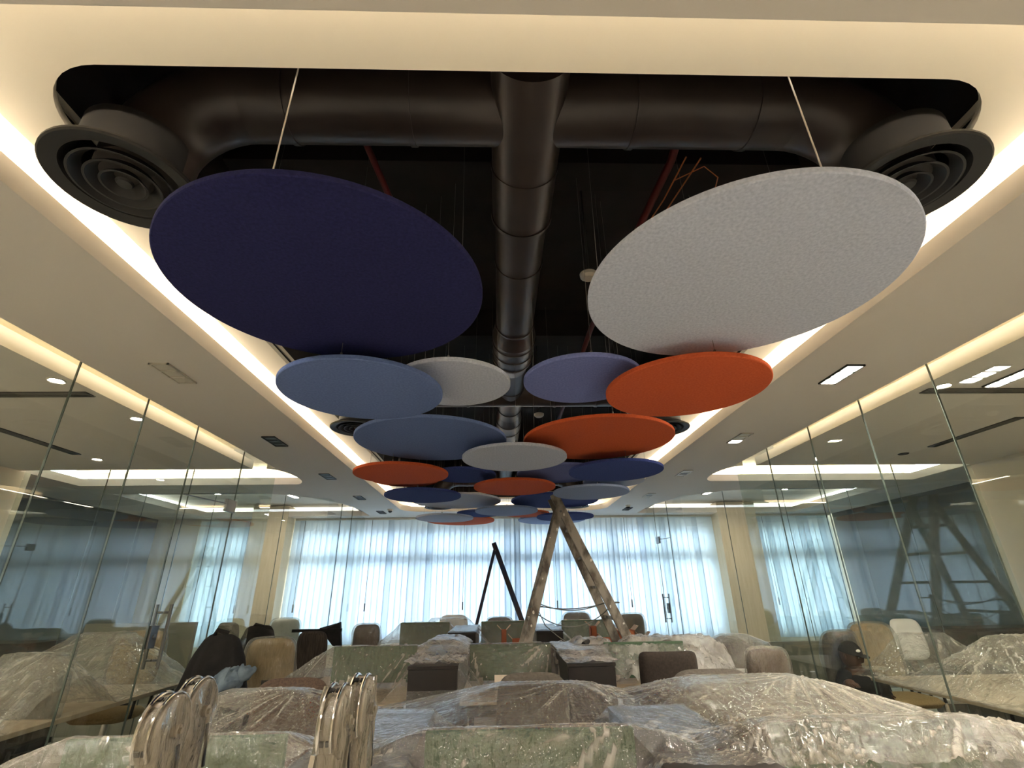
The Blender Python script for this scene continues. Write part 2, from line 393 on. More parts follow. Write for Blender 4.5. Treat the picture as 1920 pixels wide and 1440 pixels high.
# pillars between windows, seen through the side rooms
for s, x0, x1, nm in ((-1, -4.85, -4.15, 'left'), (1, 4.46, 5.24, 'right')):
    b = MB(); b.box(x0, x1, YF - .35, YF + .12, 0, ZC + .2); b.box(x0 - .002, x1 + .002, YF - .356, YF - .35, 1.62, 1.635)
    p_ = S(f'wall_pillar_{nm}', b, M['pillar'])
b = MB(); b.box(-6.85, -6.0, YF - .05, YF + .1, 0, ZC); S('wall_left_end', b, M['wall'])

# glass partitions: panes with dark seals
def glass_run(name, fixed, a, cuts, z1, axis, label):
    g = empty(name, kind='structure')
    for y0, y1 in zip(cuts, cuts[1:]):
        b = MB()
        if axis == 'Y': b.box(fixed - .005, fixed + .005, y0 + .004, y1 - .004, .01, z1)
        else: b.box(y0 + .004, y1 - .004, fixed - .005, fixed + .005, .01, z1)
        b.build('glass_pane', M['glass'], g)
    for y in cuts[1:-1]:
        b = MB()
        if axis == 'Y': b.box(fixed - .006, fixed + .006, y - .003, y + .003, .01, z1)
        else: b.box(y - .003, y + .003, fixed - .006, fixed + .006, .01, z1)
        b.build('joint_seal', M['seal'], g)
    b = MB()
    if axis == 'Y': b.box(fixed - .02, fixed + .02, cuts[0], cuts[-1], 0, .05)
    else: b.box(cuts[0], cuts[-1], fixed - .02, fixed + .02, 0, .05)
    b.build('floor_channel', M['alu'], g)
    return g
gl = glass_run('wall_left', XL, 0, [-1.2 + .69 * i for i in range(-1, 10)][0:1] + [-.52, .17, .86, 1.55, 2.24, 2.93, 3.6, 4.28, 5.15, 5.96], ZC + .08, 'Y', '')
gr = glass_run('wall_right', XR, 0, [-1.2, -.5, .2, .9, 1.6, 2.3, 3.0, 3.7, 4.42, 5.2, 5.96], ZC + .08, 'Y', '')
glass_run('wall_left_cross', 5.97, 0, [-5.7, -4.7, -3.7, XL], ZC + .08, 'X', '')
glass_run('wall_right_cross', 5.97, 0, [XR, 4.0, 5.0, 6.05], ZC + .08, 'X', '')
glass_run('wall_left_rear', XL, 0, [8.0, 8.7, 9.35, YF - .05], ZC + .08, 'Y', '')
glass_run('wall_right_rear', XR, 0, [8.0, 8.75, 9.5, YF - .05], ZC + .08, 'Y', '')
glass_run('wall_left_rear_cross', 7.98, 0, [-6.7, -5.6, -4.5, -3.4, XL], ZC + .08, 'X', '')
glass_run('wall_right_rear_cross', 7.98, 0, [XR, 3.7, 4.7, 5.8, 6.9], ZC + .08, 'X', '')
# top channels of the rear rooms
for s, x in ((-1, XL), (1, XR)):
    b = MB(); b.box(x - .02, x + .02, 8.0, YF - .05, ZC + .08, ZC + .11)
    x0, x1 = sorted((x, XC + s * 5.8)); b.box(x0, x1, 7.96, 8.0, ZC + .08, ZC + .11)
    S('trim_1' if s < 0 else 'trim_2', b, M['steel'])
# doors in the glass (pull handles, patch fittings, locks)
def door_hw(name, x, y0, y1, hy, zc, side):
    g = empty(name, (x, hy, 0), kind='structure')
    for sx in (-1, 1):
        h = MB(); X = x + sx * .055
        h.tube([(X, hy, zc - .23), (X, hy, zc + .23)], .013)
        for z in (zc - .17, zc + .17): h.cyl((x + sx * .006, hy, z), (X, hy, z), .009, n=10)
        h.build('pull_handle', M['steel'], g, smooth=True)
    b = MB(); b.box(x - .02, x + .02, hy - .13, hy - .04, zc - .08, zc + .08); b.cyl((x - .03, hy - .08, zc), (x + .03, hy - .08, zc), .018); b.build('lock_case', M['steel'], g, bevel=.003)
    for z, nm in ((2.32, 'patch_fitting'), (.1, 'patch_fitting')):
        b = MB(); b.box(x - .016, x + .016, y1 - .15, y1 + .02, z - .06, z + .06); b.build(nm, M['steel'], g, bevel=.003)
    b = MB(); b.tube([(x - .0, y0 + .03, 2.3), (x, y1, 2.34)], .006); b.build('brace_rod', M['steel'], g)
    return g
door_hw('door_1', XL, 4.28, 5.15, 4.42, 1.2, -1)
door_hw('door_2', XR, 8.75, 9.5, 9.4, 1.17, 1)
# low grey-green panel in the left room end
b = MB(); b.box(-5.15, -3.8, 6.9, 6.96, 0, 1.18); S('trim_3', b, M['wallg'])
b = MB(); b.box(3.6, 5.2, 7.6, 7.66, 0, .78); S('trim_4', b, M['wallg'])

# ------------------------------------------------------------------ vertical blinds
vm = MB(); vm.box(-.064, .064, -.001, .001, .60, 2.86); vm2 = vm.build('vane', M['vane'])
VM = vm2.data; COL.objects.unlink(vm2); bpy.data.objects.remove(vm2)
VM2 = VM.copy(); VM2.materials.clear(); VM2.materials.append(M['vane2'])
def blind(x0, x1, label, wand_at, rot=.16):
    g = empty('vertical_blind', ((x0 + x1) / 2, YF, 0), label=label, cat='blind', group='sheer vertical blinds on the far windows')
    b = MB(); b.box(x0, x1, YF - .03, YF + .03, 2.86, 2.9); b.build('headrail', M['white'], g)
    x = x0 + .05
    while x < x1 - .02:
        o = bpy.data.objects.new('vane', VM if random.random() > .15 else VM2); COL.objects.link(o); o.parent = g
        o.location = (x - (x0 + x1) / 2, random.uniform(-.01, .01), 0); o.rotation_euler = (0, 0, rot + random.choice((-.04, -.02, 0, .02, .04, .10)))
        x += .112
    b = MB(); b.tube([(wand_at, YF - .06, 2.85), (wand_at, YF - .07, 1.3)], .004); b.tube([(wand_at, YF - .07, 1.3), (wand_at, YF - .07, 1.16)], .012); b.build('wand', M['dgrey'], g)
    return g
blind(-6.0, -4.86, 'sheer white vertical blind behind the far left glass room, left of the beige pillar', -5.0)
blind(-4.12, -2.78, 'sheer blind right of the beige pillar on the left, seen through glass', -3.9)
blind(-2.78, -1.65, 'sheer blind at the left end of the open far window wall', -2.55)
blind(-1.65, .34, 'sheer blind on the far wall behind the small dark ladder', -.68)
blind(.34, 2.34, 'sheer blind on the far wall behind the big paint-stained ladder', 1.15, -.16)
blind(2.34, 4.44, 'sheer blind behind the far right glass door', 2.6, -.16)
blind(5.26, 6.98, 'teal-looking blind right of the right pillar, seen through two glass walls', 5.5, -.16)

# ------------------------------------------------------------------ ducts and diffusers in the black opening
DZ = 1.5
def cross_duct(Y, z, r, label, xl, xr):
    g = empty('cross_duct', (XC, Y, z), label=label, cat='air duct', group='black cross ducts in the ceiling opening')
    R_ = .33
    b = MB(); b.tube([(xl + R_, Y, z), (xr - R_, Y, z)], r, n=32); b.build('duct_run', M['duct'], g, smooth=True)
    for s, x in ((-1, xl), (1, xr)):
        cx = x - s * R_
        pts = [(cx + s * R_ * math.sin(a), Y, z - R_ + R_ * math.cos(a)) for a in [PI / 2 * i / 8 for i in range(9)]]
        b = MB(); b.tube(pts + [(x, Y, z - R_ - .1)], r, n=32); b.build('elbow', M['duct'], g, smooth=True)
    for x in (xl + .5, xl + 1.0, XC + .45, xr - .5):
        b = MB(); b.cyl((x - .012, Y, z), (x + .012, Y, z), r + .006, n=40); b.build('seam_collar', M['duct'], g, smooth=True)
    return g
cross_duct(1.45, 3.40, .155, 'thick black duct crossing the near end of the ceiling opening', -1.36, 1.58)
cross_duct(4.6, 3.36, .15, 'thick black duct crossing the middle of the ceiling opening behind the discs', -1.3, 1.5)
cross_duct(8.75, 3.36, .14, 'black duct crossing the far end of the ceiling opening', -1.05, 1.38)
g = empty('main_duct', (XC, 1.46, 3.36), label='long black duct running down the middle of the ceiling opening', cat='air duct')
segs = [(1.2, 2.05, .155, .155), (2.05, 3.2, .14, .14), (3.2, 3.38, .14, .17), (3.38, 3.75, .17, .165), (3.75, 3.95, .165, .13), (3.95, 5.2, .13, .13), (5.2, 5.4, .13, .15), (5.4, 6.6, .15, .14), (6.6, 8.8, .12, .12)]
for y0, y1, r0, r1 in segs:
    b = MB(); b.cyl((XC, y0, 3.36), (XC, y1, 3.36), r0, r1, n=36); b.build('duct_section', M['duct'], g, smooth=True)
for y, r in ((1.72, .16), (2.05, .162), (2.45, .146), (3.2, .148), (3.45, .176), (3.6, .174), (3.75, .172), (4.4, .137), (5.0, .137), (5.4, .155), (5.7, .155)):
    b = MB(); b.cyl((XC, y - .01, 3.36), (XC, y + .01, 3.36), r, n=36); b.build('seam_collar', M['duct'], g, smooth=True)
def diffuser(x, y, label, r=.245, z=2.9):
    g = empty('round_diffuser', (x, y, z), label=label, cat='air diffuser', group=None)
    b = MB(); b.lathe([(.165, .12), (.165, .045), (r - .03, .022), (r, .004), (r, -.004), (r - .006, -.010), (r - .055, .0), (r - .06, .012), (.16, .05), (.16, .12)], (x, y, z)); b.build('outer_dish', M['diff'], g, smooth=True)
    for k, rr in enumerate((.165, .118, .072)):
        b = MB(); b.lathe([(rr, -.004), (rr + .004, -.010), (rr - .004, -.010), (rr - .034, .028), (rr - .032, .032), (rr, -.002)], (x, y, z)); b.build('cone_ring', M['diff'], g, smooth=True)
    b = MB(); b.lathe([(0, -.006), (.024, -.004), (.03, .004), (0, .02)], (x, y, z), 24); b.build('centre_knob', M['diff'], g, smooth=True)
    b = MB(); b.cyl((x, y, z + .05), (x, y, z + .2), .172, n=40, caps=False); b.build('neck', M['diff'], g, smooth=True)
diffuser(-1.375, 1.40, 'black round ceiling diffuser at the near left corner of the opening, beside the purple disc')
diffuser(1.564, 1.37, 'black round ceiling diffuser at the near right corner, behind the big grey disc')
diffuser(-1.30, 4.35, 'black round diffuser peeking out left, above the blue disc row')
diffuser(1.58, 4.40, 'black round diffuser peeking out right, behind the orange discs')
diffuser(-1.05, 8.78, 'black round diffuser at the far left end above the pale grey disc', z=2.86)
diffuser(1.38, 8.78, 'black round diffuser at the far right end, right of the big ladder top', z=2.86)
# pipes, wires, detectors
b = MB(); b.tube([(.92, 1.72, 3.62), (.93, 1.9, 3.6), (.86, 2.6, 3.55), (.8, 3.6, 3.55), (.8, 6.5, 3.55)], .022, n=12)
tag(b.build('sprinkler_pipe', M['redpipe'], smooth=True), 'dark red pipe right of the main duct above the big grey disc', 'pipe')
b = MB(); b.tube([(-.7, 1.6, 3.62), (-.62, 2.2, 3.6), (-.55, 4.0, 3.6)], .018, n=12)
tag(b.build('sprinkler_pipe', M['redpipe'], smooth=True), 'dim red pipe left of the main duct above the purple disc', 'pipe')
b = MB()
b.tube([(.93, 1.74, 3.45), (.9, 2.0, 3.43), (.84, 2.5, 3.47)], .004, n=6); b.tube([(.99, 1.72, 3.42), (.95, 2.1, 3.45), (.85, 2.5, 3.46)], .004, n=6); b.tube([(.9, 1.84, 3.4), (1.02, 1.76, 3.41), (1.1, 1.80, 3.38), (1.13, 1.9, 3.4)], .003, n=6)
tag(b.build('loose_wire', M['copper']), 'thin copper-coloured wires dangling beside the red pipe', 'wire')
for x, y, z, lb in ((.57, 2.52, 3.30, 'small round grey detector above the gap left of the big grey disc'), (.45, 5.0, 3.25, 'tiny round grey detector right of the main duct, above the far discs')):
    g = empty('smoke_detector', (x, y, z), label=lb, cat='smoke detector')
    b = MB(); b.lathe([(0, -.02), (.035, -.02), (.052, -.005), (.055, .015), (0, .015)], (x, y, z), 32); b.build('housing', M['lampoff'], g, smooth=True)
    b = MB(); b.cyl((x, y, z + .015), (x, y, z + .86), .008, n=8); b.build('conduit', M['dgrey'], g)

# ------------------------------------------------------------------ acoustic discs
def disc(x, y, z, r, mat, label, big=False):
    g = empty('acoustic_disc', (x, y, z), label=label, cat='acoustic panel', group=None)
    t = .026
    b = MB(); b.lathe([(0, 0), (r - .004, 0), (r, .004), (r, t - .004), (r - .004, t), (0, t)], (0, 0, 0), 96)
    b.build('felt_panel', M[mat], g, smooth=True, world=False, angle=30)
    for a in (-PI / 2, PI / 6, 5 * PI / 6):
        px, py = (r - .03) * math.cos(a), (r - .03) * math.sin(a)
        b = MB(); b.cyl((px, py, t - .002), (px * .97, py * .97, 4.1 - z), .0026 if big and a < 0 else .0012, n=6); b.cyl((px, py, t - .001), (px, py, t + .02), .006, n=8)
        b.build('suspension_wire', M['wire' if big and a < 0 else 'wired'], g, world=False)
    return g
U, Lw = 2.6, 2.5
ds = [(-.66, 1.66, U, .6, 'navy', 'largest dark purple-navy felt disc hanging at the near left'),
      (.97, 1.63, U, .6, 'lgrey', 'largest speckled light grey felt disc hanging at the near right'),
      (-.74, 2.49, Lw, .435, 'blue', 'denim blue disc just below the purple disc, overlapping the small grey one'),
      (-.26, 2.62, U, .335, 'lgrey', 'small light grey disc tucked behind the denim blue disc, left of the duct'),
      (.49, 2.57, U, .34, 'peri', 'small periwinkle disc right of the duct, partly behind the orange disc'),
      (1.04, 2.46, Lw, .435, 'orange', 'mid-size orange disc directly below the big light grey disc'),
      (-.53, 3.78, U, .6, 'blue', 'large slate blue disc in the third row, left of centre'),
      (.81, 3.78, U, .6, 'orange', 'large orange disc in the third row, right of centre'),
      (.14, 3.97, Lw, .435, 'lgrey', 'light grey disc in the centre, in front of the large blue and large orange discs'),
      (-.9, 4.53, Lw, .435, 'orange', 'orange disc at the left edge below the large slate blue disc'),
      (1.1, 4.47, Lw, .435, 'navy2', 'navy blue disc at the right edge below the large orange disc'),
      (-.36, 5.06, U, .34, 'navy2', 'small navy disc half hidden behind the left orange disc'),
      (.64, 5.01, U, .44, 'peri', 'periwinkle disc half hidden behind the right navy disc'),
      (-1.0, 5.24, U, .36, 'orange', 'orange disc mostly hidden under the left orange disc, only its lower rim showing'),
      (.18, 5.21, Lw, .435, 'orange', 'orange disc on the centre line, below the central light grey disc'),
      (1.3, 5.42, U, .34, 'lgrey', 'small pale disc showing between the right navy and the pale blue disc'),
      (-.86, 5.67, Lw, .435, 'navy2', 'navy blue disc at the far left, below the left orange pair'),
      (1.06, 5.55, Lw, .43, 'pale', 'pale blue disc at the far right beside the ladder top'),
      (-.55, 6.65, U, .59, 'lgrey', 'wide pale grey disc behind the far left navy disc'),
      (.77, 6.69, U, .59, 'navy2', 'wide navy blue disc behind the ladder top'),
      (.12, 6.89, Lw, .435, 'pale', 'pale blue disc on the centre line in the farthest rows'),
      (-.29, 7.82, U, .35, 'navy2', 'small dark blue disc far back, left of the pale centre disc'),
      (.46, 7.9, U, .36, 'orange', 'small orange disc far back, right of the pale centre disc'),
      (-.8, 7.56, Lw, .43, 'lgrey', 'pale grey disc at the far left end, in front of the last orange disc'),
      (-.64, 8.62, U, .58, 'orange', 'farthest orange disc under the pale grey end disc'),
      (1.02, 7.55, Lw, .43, 'navy2', 'blue disc at the far right end crossed by the ladder rails'),
      (.93, 8.62, U, .58, 'pale', 'farthest pale blue disc under the right end blue disc')]
for i, d in enumerate(ds): disc(*d, big=i < 2)

# ------------------------------------------------------------------ lights and fittings in the ceiling
def triple(x, y, label, mats, lit=False):
    g = empty('triple_downlight', (x, y, ZC), label=label, cat='ceiling light', group=None)
    b = MB(); w, l = .065, .165
    for x0, x1, y0, y1 in ((-w, w, -l, -l + .012), (-w, w, l - .012, l), (-w, -w + .012, -l, l), (w - .012, w, -l, l), (-w, w, -l / 3 - .006, -l / 3 + .006), (-w, w, l / 3 - .006, l / 3 + .006)):
        b.box(x + x0, x + x1, y + y0, y + y1, ZC - .012, ZC + .002)
    b.build('frame', M['dgrey'] if mats[0] != 'lampoff' else M['lampoff'], g)
    for k in (-1, 0, 1):
        b = MB(); cy = y + k * l * .667
        b.box(x - w + .01, x + w - .01, cy - .05, cy + .05, ZC - .005, ZC + .001)
        b.build('lamp', M[mats[k + 1]], g)
for i, (y, lb) in enumerate(((3.1, 'pale unlit triple recessed light nearest on the left ceiling strip'), (4.75, 'black triple recessed light on the left, level with the left orange disc'), (6.38, 'small black triple light on the left ceiling strip, third from the near end'), (7.97, 'small black triple light on the left ceiling strip, fourth from the near end'), (9.55, 'black triple light on the far left ceiling above the dome camera'))):
    triple(-2.22, y, lb, ['lampoff'] * 3 if i == 0 else ['lampd'] * 3)
for i, (y, lb) in enumerate(((3.13, 'brightly lit triple recessed light on the right ceiling strip'), (4.72, 'dark triple recessed light with one lit cell, right of the orange discs'), (6.34, 'small open triple light on the right strip, third from the near end'), (7.96, 'small triple light on the right strip, fourth from the near end'), (9.4, 'triple light on the far right ceiling above the dome camera'))):
    triple(2.47, y, lb, [['lamp'] * 3, ['lampoff', 'lampoff', 'lampw'], ['lampoff', 'lampd', 'lampoff'], ['lampoff', 'lampd', 'lampoff'], ['lampd'] * 3][i])
triple(3.8, 3.2, 'lit triple light in the right glass room ceiling at the picture edge', ['lamp'] * 3)
for y, t in ((1.5, 'second'), (-.1, 'third'), (-1.7, 'fourth')):
    for x, sd in ((-2.22, 'left'), (2.47, 'right')):
        triple(x, y, f'added unseen fill light on the {sd} ceiling strip, {t} back, out of view', ['lamp'] * 3)  # unseen lamps added to brighten the room from outside the frame
for x, y, z, lb in ((-4.4, 2.2, 0, 'added fill light in the left room ceiling, out of view'), (-4.4, .4, 0, 'added fill light in the left room ceiling, farther back out of view'), (4.7, .4, 0, 'added fill light in the right room ceiling, out of view'),  # side-room lamps added out of view to lift the dark rooms
                    (-4.9, 8.6, .22, 'added fill light in the raised ceiling of the far left glass room'), (5.2, 8.6, .22, 'added fill light in the raised ceiling of the far right glass room'), (-3.7, 9.0, .22, 'second added fill light of the far left glass room'), (3.9, 9.0, .22, 'second added fill light of the far right glass room')):  # far-room lamps added to brighten the pillars behind the glass
    ZC0 = ZC; ZC = ZC0 + z; triple(x, y, lb, ['lampw' if z else 'lamp'] * 3); ZC = ZC0
def rdown(x, y, lb, mat):
    g = empty('round_downlight', (x, y, ZC), label=lb, cat='ceiling light')
    b = MB(); b.lathe([(.036, -.002), (.05, -.008), (.056, -.002), (.056, .002), (.036, .002)], (x, y, ZC), 28); b.build('trim_ring', M['dgrey'] if mat == 'lampd' else M['lampoff'], g, smooth=True)
    b = MB(); b.lathe([(0, -.003), (.038, -.003), (.038, .001), (0, .001)], (x, y, ZC), 24); b.build('lamp', M[mat], g)
rdown(-3.1, 3.22, 'round downlight just behind the left glass, nearest', 'lampw')
rdown(-3.1, 4.05, 'round downlight just behind the left glass, second', 'lampw')
rdown(-4.45, 5.42, 'round downlight with dark rim deep in the left room', 'lampw')
rdown(3.42, 3.35, 'round downlight just behind the right glass', 'lampw')
rdown(4.72, 5.40, 'dark round downlight deep in the right room', 'lampd')
def grille(x0, x1, y0, y1, lb):
    g = empty('air_grille', ((x0 + x1) / 2, (y0 + y1) / 2, ZC), label=lb, cat='air grille')
    b = MB(); b.box(x0, x1, y0, y1, ZC - .004, ZC + .001); b.build('backing', M['dgrey'], g)
    n = 4
    for k in range(n):
        b = MB()
        if x1 - x0 > y1 - y0: yy = y0 + (y1 - y0) * (k + .5) / n; b.box(x0, x1, yy - .006, yy + .006, ZC - .010, ZC - .003)
        else: xx = x0 + (x1 - x0) * (k + .5) / n; b.box(xx - .006, xx + .006, y0, y1, ZC - .010, ZC - .003)
        b.build('slat', M['steel'], g)
grille(-5.4, -3.06, 3.43, 3.53, 'long dark linear air grille across the left room ceiling')
grille(-4.55, -4.45, 4.2, 5.2, 'short dark linear air grille running lengthwise in the left room ceiling')
grille(3.35, 5.6, 3.40, 3.50, 'long dark linear air grille across the right room ceiling')
grille(4.75, 4.85, 4.1, 5.1, 'short dark linear air grille running lengthwise in the right room ceiling')
for x, y, lb in ((-1.98, 9.2, 'small white dome camera on the ceiling, left of the discs'), (2.38, 9.0, 'small white dome camera on the ceiling, right of the ladder')):
    g = empty('dome_camera', (x, y, ZC), label=lb, cat='security camera')
    b = MB(); b.lathe([(0, 0), (.05, 0), (.05, -.03), (0, -.03)], (x, y, ZC), 24); b.build('base', M['white'], g, smooth=True)
    b = MB(); b.sph((x, y, ZC - .03), .038, (1, 1, 1)); b.build('dome', M['black'], g, smooth=True)
#@@PART2
# ================================================================== furniture
def spad(w, h, t, bend=.03, n=4.5, nu=14, nv=14):
    """upholstered pad: superellipse face in the XZ plane, soft edge, slight curve; z from 0 to h"""
    mb = MB(); bm = mb.bm; grids = []
    for side in (1, -1):
        g = []
        for i in range(nu + 1):
            row = []
            for j in range(nv + 1):
                u, v = 2 * i / nu - 1, 2 * j / nv - 1
                mx = max(abs(u), abs(v)); s = 1 if mx == 0 else mx / (abs(u) ** n + abs(v) ** n) ** (1 / n)
                th = t / 2 * math.sqrt(max(0, 1 - mx ** 8)) + .004
                x, z = u * s * w / 2, (v * s + 1) * h / 2
                y = side * th + bend * (x / (w / 2)) ** 2
                row.append(bm.verts.new((x, y, z)))
            g.append(row)
        grids.append(g)
    for k, g in enumerate(grids):
        for i in range(nu):
            for j in range(nv):
                bm.faces.new((g[i][j], g[i + 1][j], g[i + 1][j + 1], g[i][j + 1]))
    a, c = grids
    edge = [(i, 0) for i in range(nu)] + [(nu, j) for j in range(nv)] + [(i, nv) for i in range(nu, 0, -1)] + [(0, j) for j in range(nv, 0, -1)]
    for p, q in zip(edge, edge[1:] + edge[:1]):
        bm.faces.new((a[p[0]][p[1]], a[q[0]][q[1]], c[q[0]][q[1]], c[p[0]][p[1]]))
    return mb
def chair(x, y, rz, top, w, mat, label, group=None, bh=.52, film=False, arms=True, tilt=.1, pad=.06, sq=4.5):
    g = empty('office_chair', (x, y, 0), rz, label, 'chair', group)
    mb = spad(w, bh, pad, n=sq); mb.xform(Matrix.Translation((0, -.2, top - bh * math.cos(tilt))) @ Matrix.Rotation(-tilt * -1, 4, 'X'))
    mb.build('backrest', M[mat], g, smooth=True, world=False, angle=70)
    mb = spad(w + .04, .46, .08, 0); mb.xform(Matrix.Translation((0, -.2, .47)) @ Matrix.Rotation(-PI / 2, 4, 'X'))
    mb.build('seat', M[mat], g, smooth=True, world=False, angle=70)
    b = MB(); b.bar((0, -.18, .44), (0, -.26, top - bh * .6), .07, .02); b.build('back_support', M['black'], g, world=False)
    b = MB(); b.cyl((0, .02, .1), (0, .02, .42), .028); b.build('gas_stem', M['chrome'], g, smooth=True, world=False)
    for k in range(5):
        a = 2 * PI * k / 5 + .3; c, s = math.cos(a), math.sin(a)
        b = MB(); b.bar((0, .02, .11), (.27 * c, .02 + .27 * s, .085), .03, .05, Vector((-s, c, 0))); b.build('base_leg', M['black'], g, world=False)
        b = MB(); b.cyl((.27 * c - .012 * s, .02 + .27 * s + .012 * c, .028), (.27 * c + .012 * s, .02 + .27 * s - .012 * c, .028), .028, n=14); b.build('castor', M['black'], g, smooth=True, world=False)
    if arms:
        for s in (-1, 1):
            b = MB(); b.tube([(s * (w / 2 + .02), -.12, .46), (s * (w / 2 + .05), -.1, .62), (s * (w / 2 + .05), .14, .64), (s * (w / 2 + .05), .16, .46)], .014, n=8)
            b.box(min(s * (w / 2 + .02), s * (w / 2 + .08)), max(s * (w / 2 + .02), s * (w / 2 + .08)), -.12, .14, .635, .665); b.build('armrest', M['black'], g, world=False)
    if film:
        mb = spad(w + .05, bh + .06, pad + .05, nu=22, nv=26)
        for v in mb.bm.verts:
            nz = noise.noise(Vector((v.co.x * 9 + x * 7, v.co.z * 4, y * 3))); v.co.y += nz * .03; v.co.x += noise.noise(Vector((v.co.z * 8, v.co.y * 9, x))) * .015
            if v.co.z < .12: v.co.x *= 1.12; v.co.y += .02 * noise.noise(Vector((v.co.x * 20, 0, 3)))
        mb.xform(Matrix.Translation((0, -.2, top - bh * math.cos(tilt) - .04)) @ Matrix.Rotation(tilt, 4, 'X'))
        mb.build('plastic_cover', M['filmt'], g, smooth=True, world=False, angle=180)
    return g
# --- bench desks, screens and tall cabinets, three rows
ROWS = [(1.58, 2.70, 2.02, 1.055), (4.22, 5.60, 4.92, 1.055), (7.40, 8.80, 8.10, 1.07)]
XS = [(-1.45, -.72), (-.25, .47), (.95, 1.67)]
CAB = [(-.67, -.30), (.52, .88)]
rown = ['nearest', 'middle', 'farthest']; coln = ['left', 'centre', 'right']
for r, (y0, y1, ys, zt) in enumerate(ROWS):
    for c, (x0, x1) in enumerate(XS):
        if r == 1 and c == 2: yy0 = 4.78
        else: yy0 = y0
        X0, X1 = ((-1.68, -.70), (-.285, .505), (.895, 1.85))[c]
        g = empty('bench_desk', ((X0 + X1) / 2, (yy0 + y1) / 2, 0), label=f'beige bench desk under plastic film, {coln[c]} place of the {rown[r]} row', cat='desk', group='beige bench desks in three rows')
        b = MB(); b.box(X0, X1, yy0, y1, .72, .75); b.build('desktop', M['desk'], g, bevel=.003)
        for lx in (X0 + .03, X1 - .03):
            for ly in (yy0 + .05, y1 - .05):
                b = MB(); b.box(lx - .025, lx + .025, ly - .025, ly + .025, 0, .72); b.build('leg', M['dgrey'], g)
        b = MB(); b.box(X0 + .06, X1 - .06, yy0 + .03, yy0 + .05, .64, .72); b.build('apron', M['dgrey'], g)
        g = empty('desk_screen', ((x0 + x1) / 2, ys, .75), label=f'sage green fabric desk screen, {coln[c]} one in the {rown[r]} row', cat='desk screen', group='sage green desk screens')
        b = MB(); b.box(x0, x1, ys - .012, ys + .012, .775, zt); b.build('fabric_panel', M['green'], g, bevel=.004)
        for xx in (x0 + .1, x1 - .1):
            b = MB(); b.box(xx - .02, xx + .02, ys - .02, ys + .02, .75, .80); b.build('clamp', M['alu'], g)
    for c, (x0, x1) in enumerate(CAB):
        cy0 = {0: 1.62, 1: 4.16, 2: 7.33}[r]; cy1 = {0: 2.7, 1: 5.6, 2: 8.75}[r]
        g = empty('tall_cabinet', ((x0 + x1) / 2, (cy0 + cy1) / 2, 0), label=f'dark brown cabinet {"left" if c == 0 else "right"} of the centre screen in the {rown[r]} row', cat='cabinet', group='dark brown cabinets between the desks')
        b = MB(); b.box(x0, x1, cy0 + .02, cy1, .03, .965); b.build('body', M['cab'], g)
        b = MB(); b.box(x0 - .003, x1 + .003, cy0, cy1 + .003, .965, .985); b.build('top', M['cab'], g)
        b = MB(); b.box(x0 + .003, x1 - .003, cy0, cy0 + .018, .04, .962); d = b.build('door', M['cab'], g, bevel=.002)
        b = MB(); b.box(x1 - .05, x1 - .035, cy0 - .02, cy0 - .005, .45, .6); b.build('handle', M['dgrey'], d)
        for lx in (x0 + .04, x1 - .04):
            b = MB(); b.cyl((lx, cy0 + .08, 0), (lx, cy0 + .08, .03), .02, n=10); b.build('foot', M['black'], g)
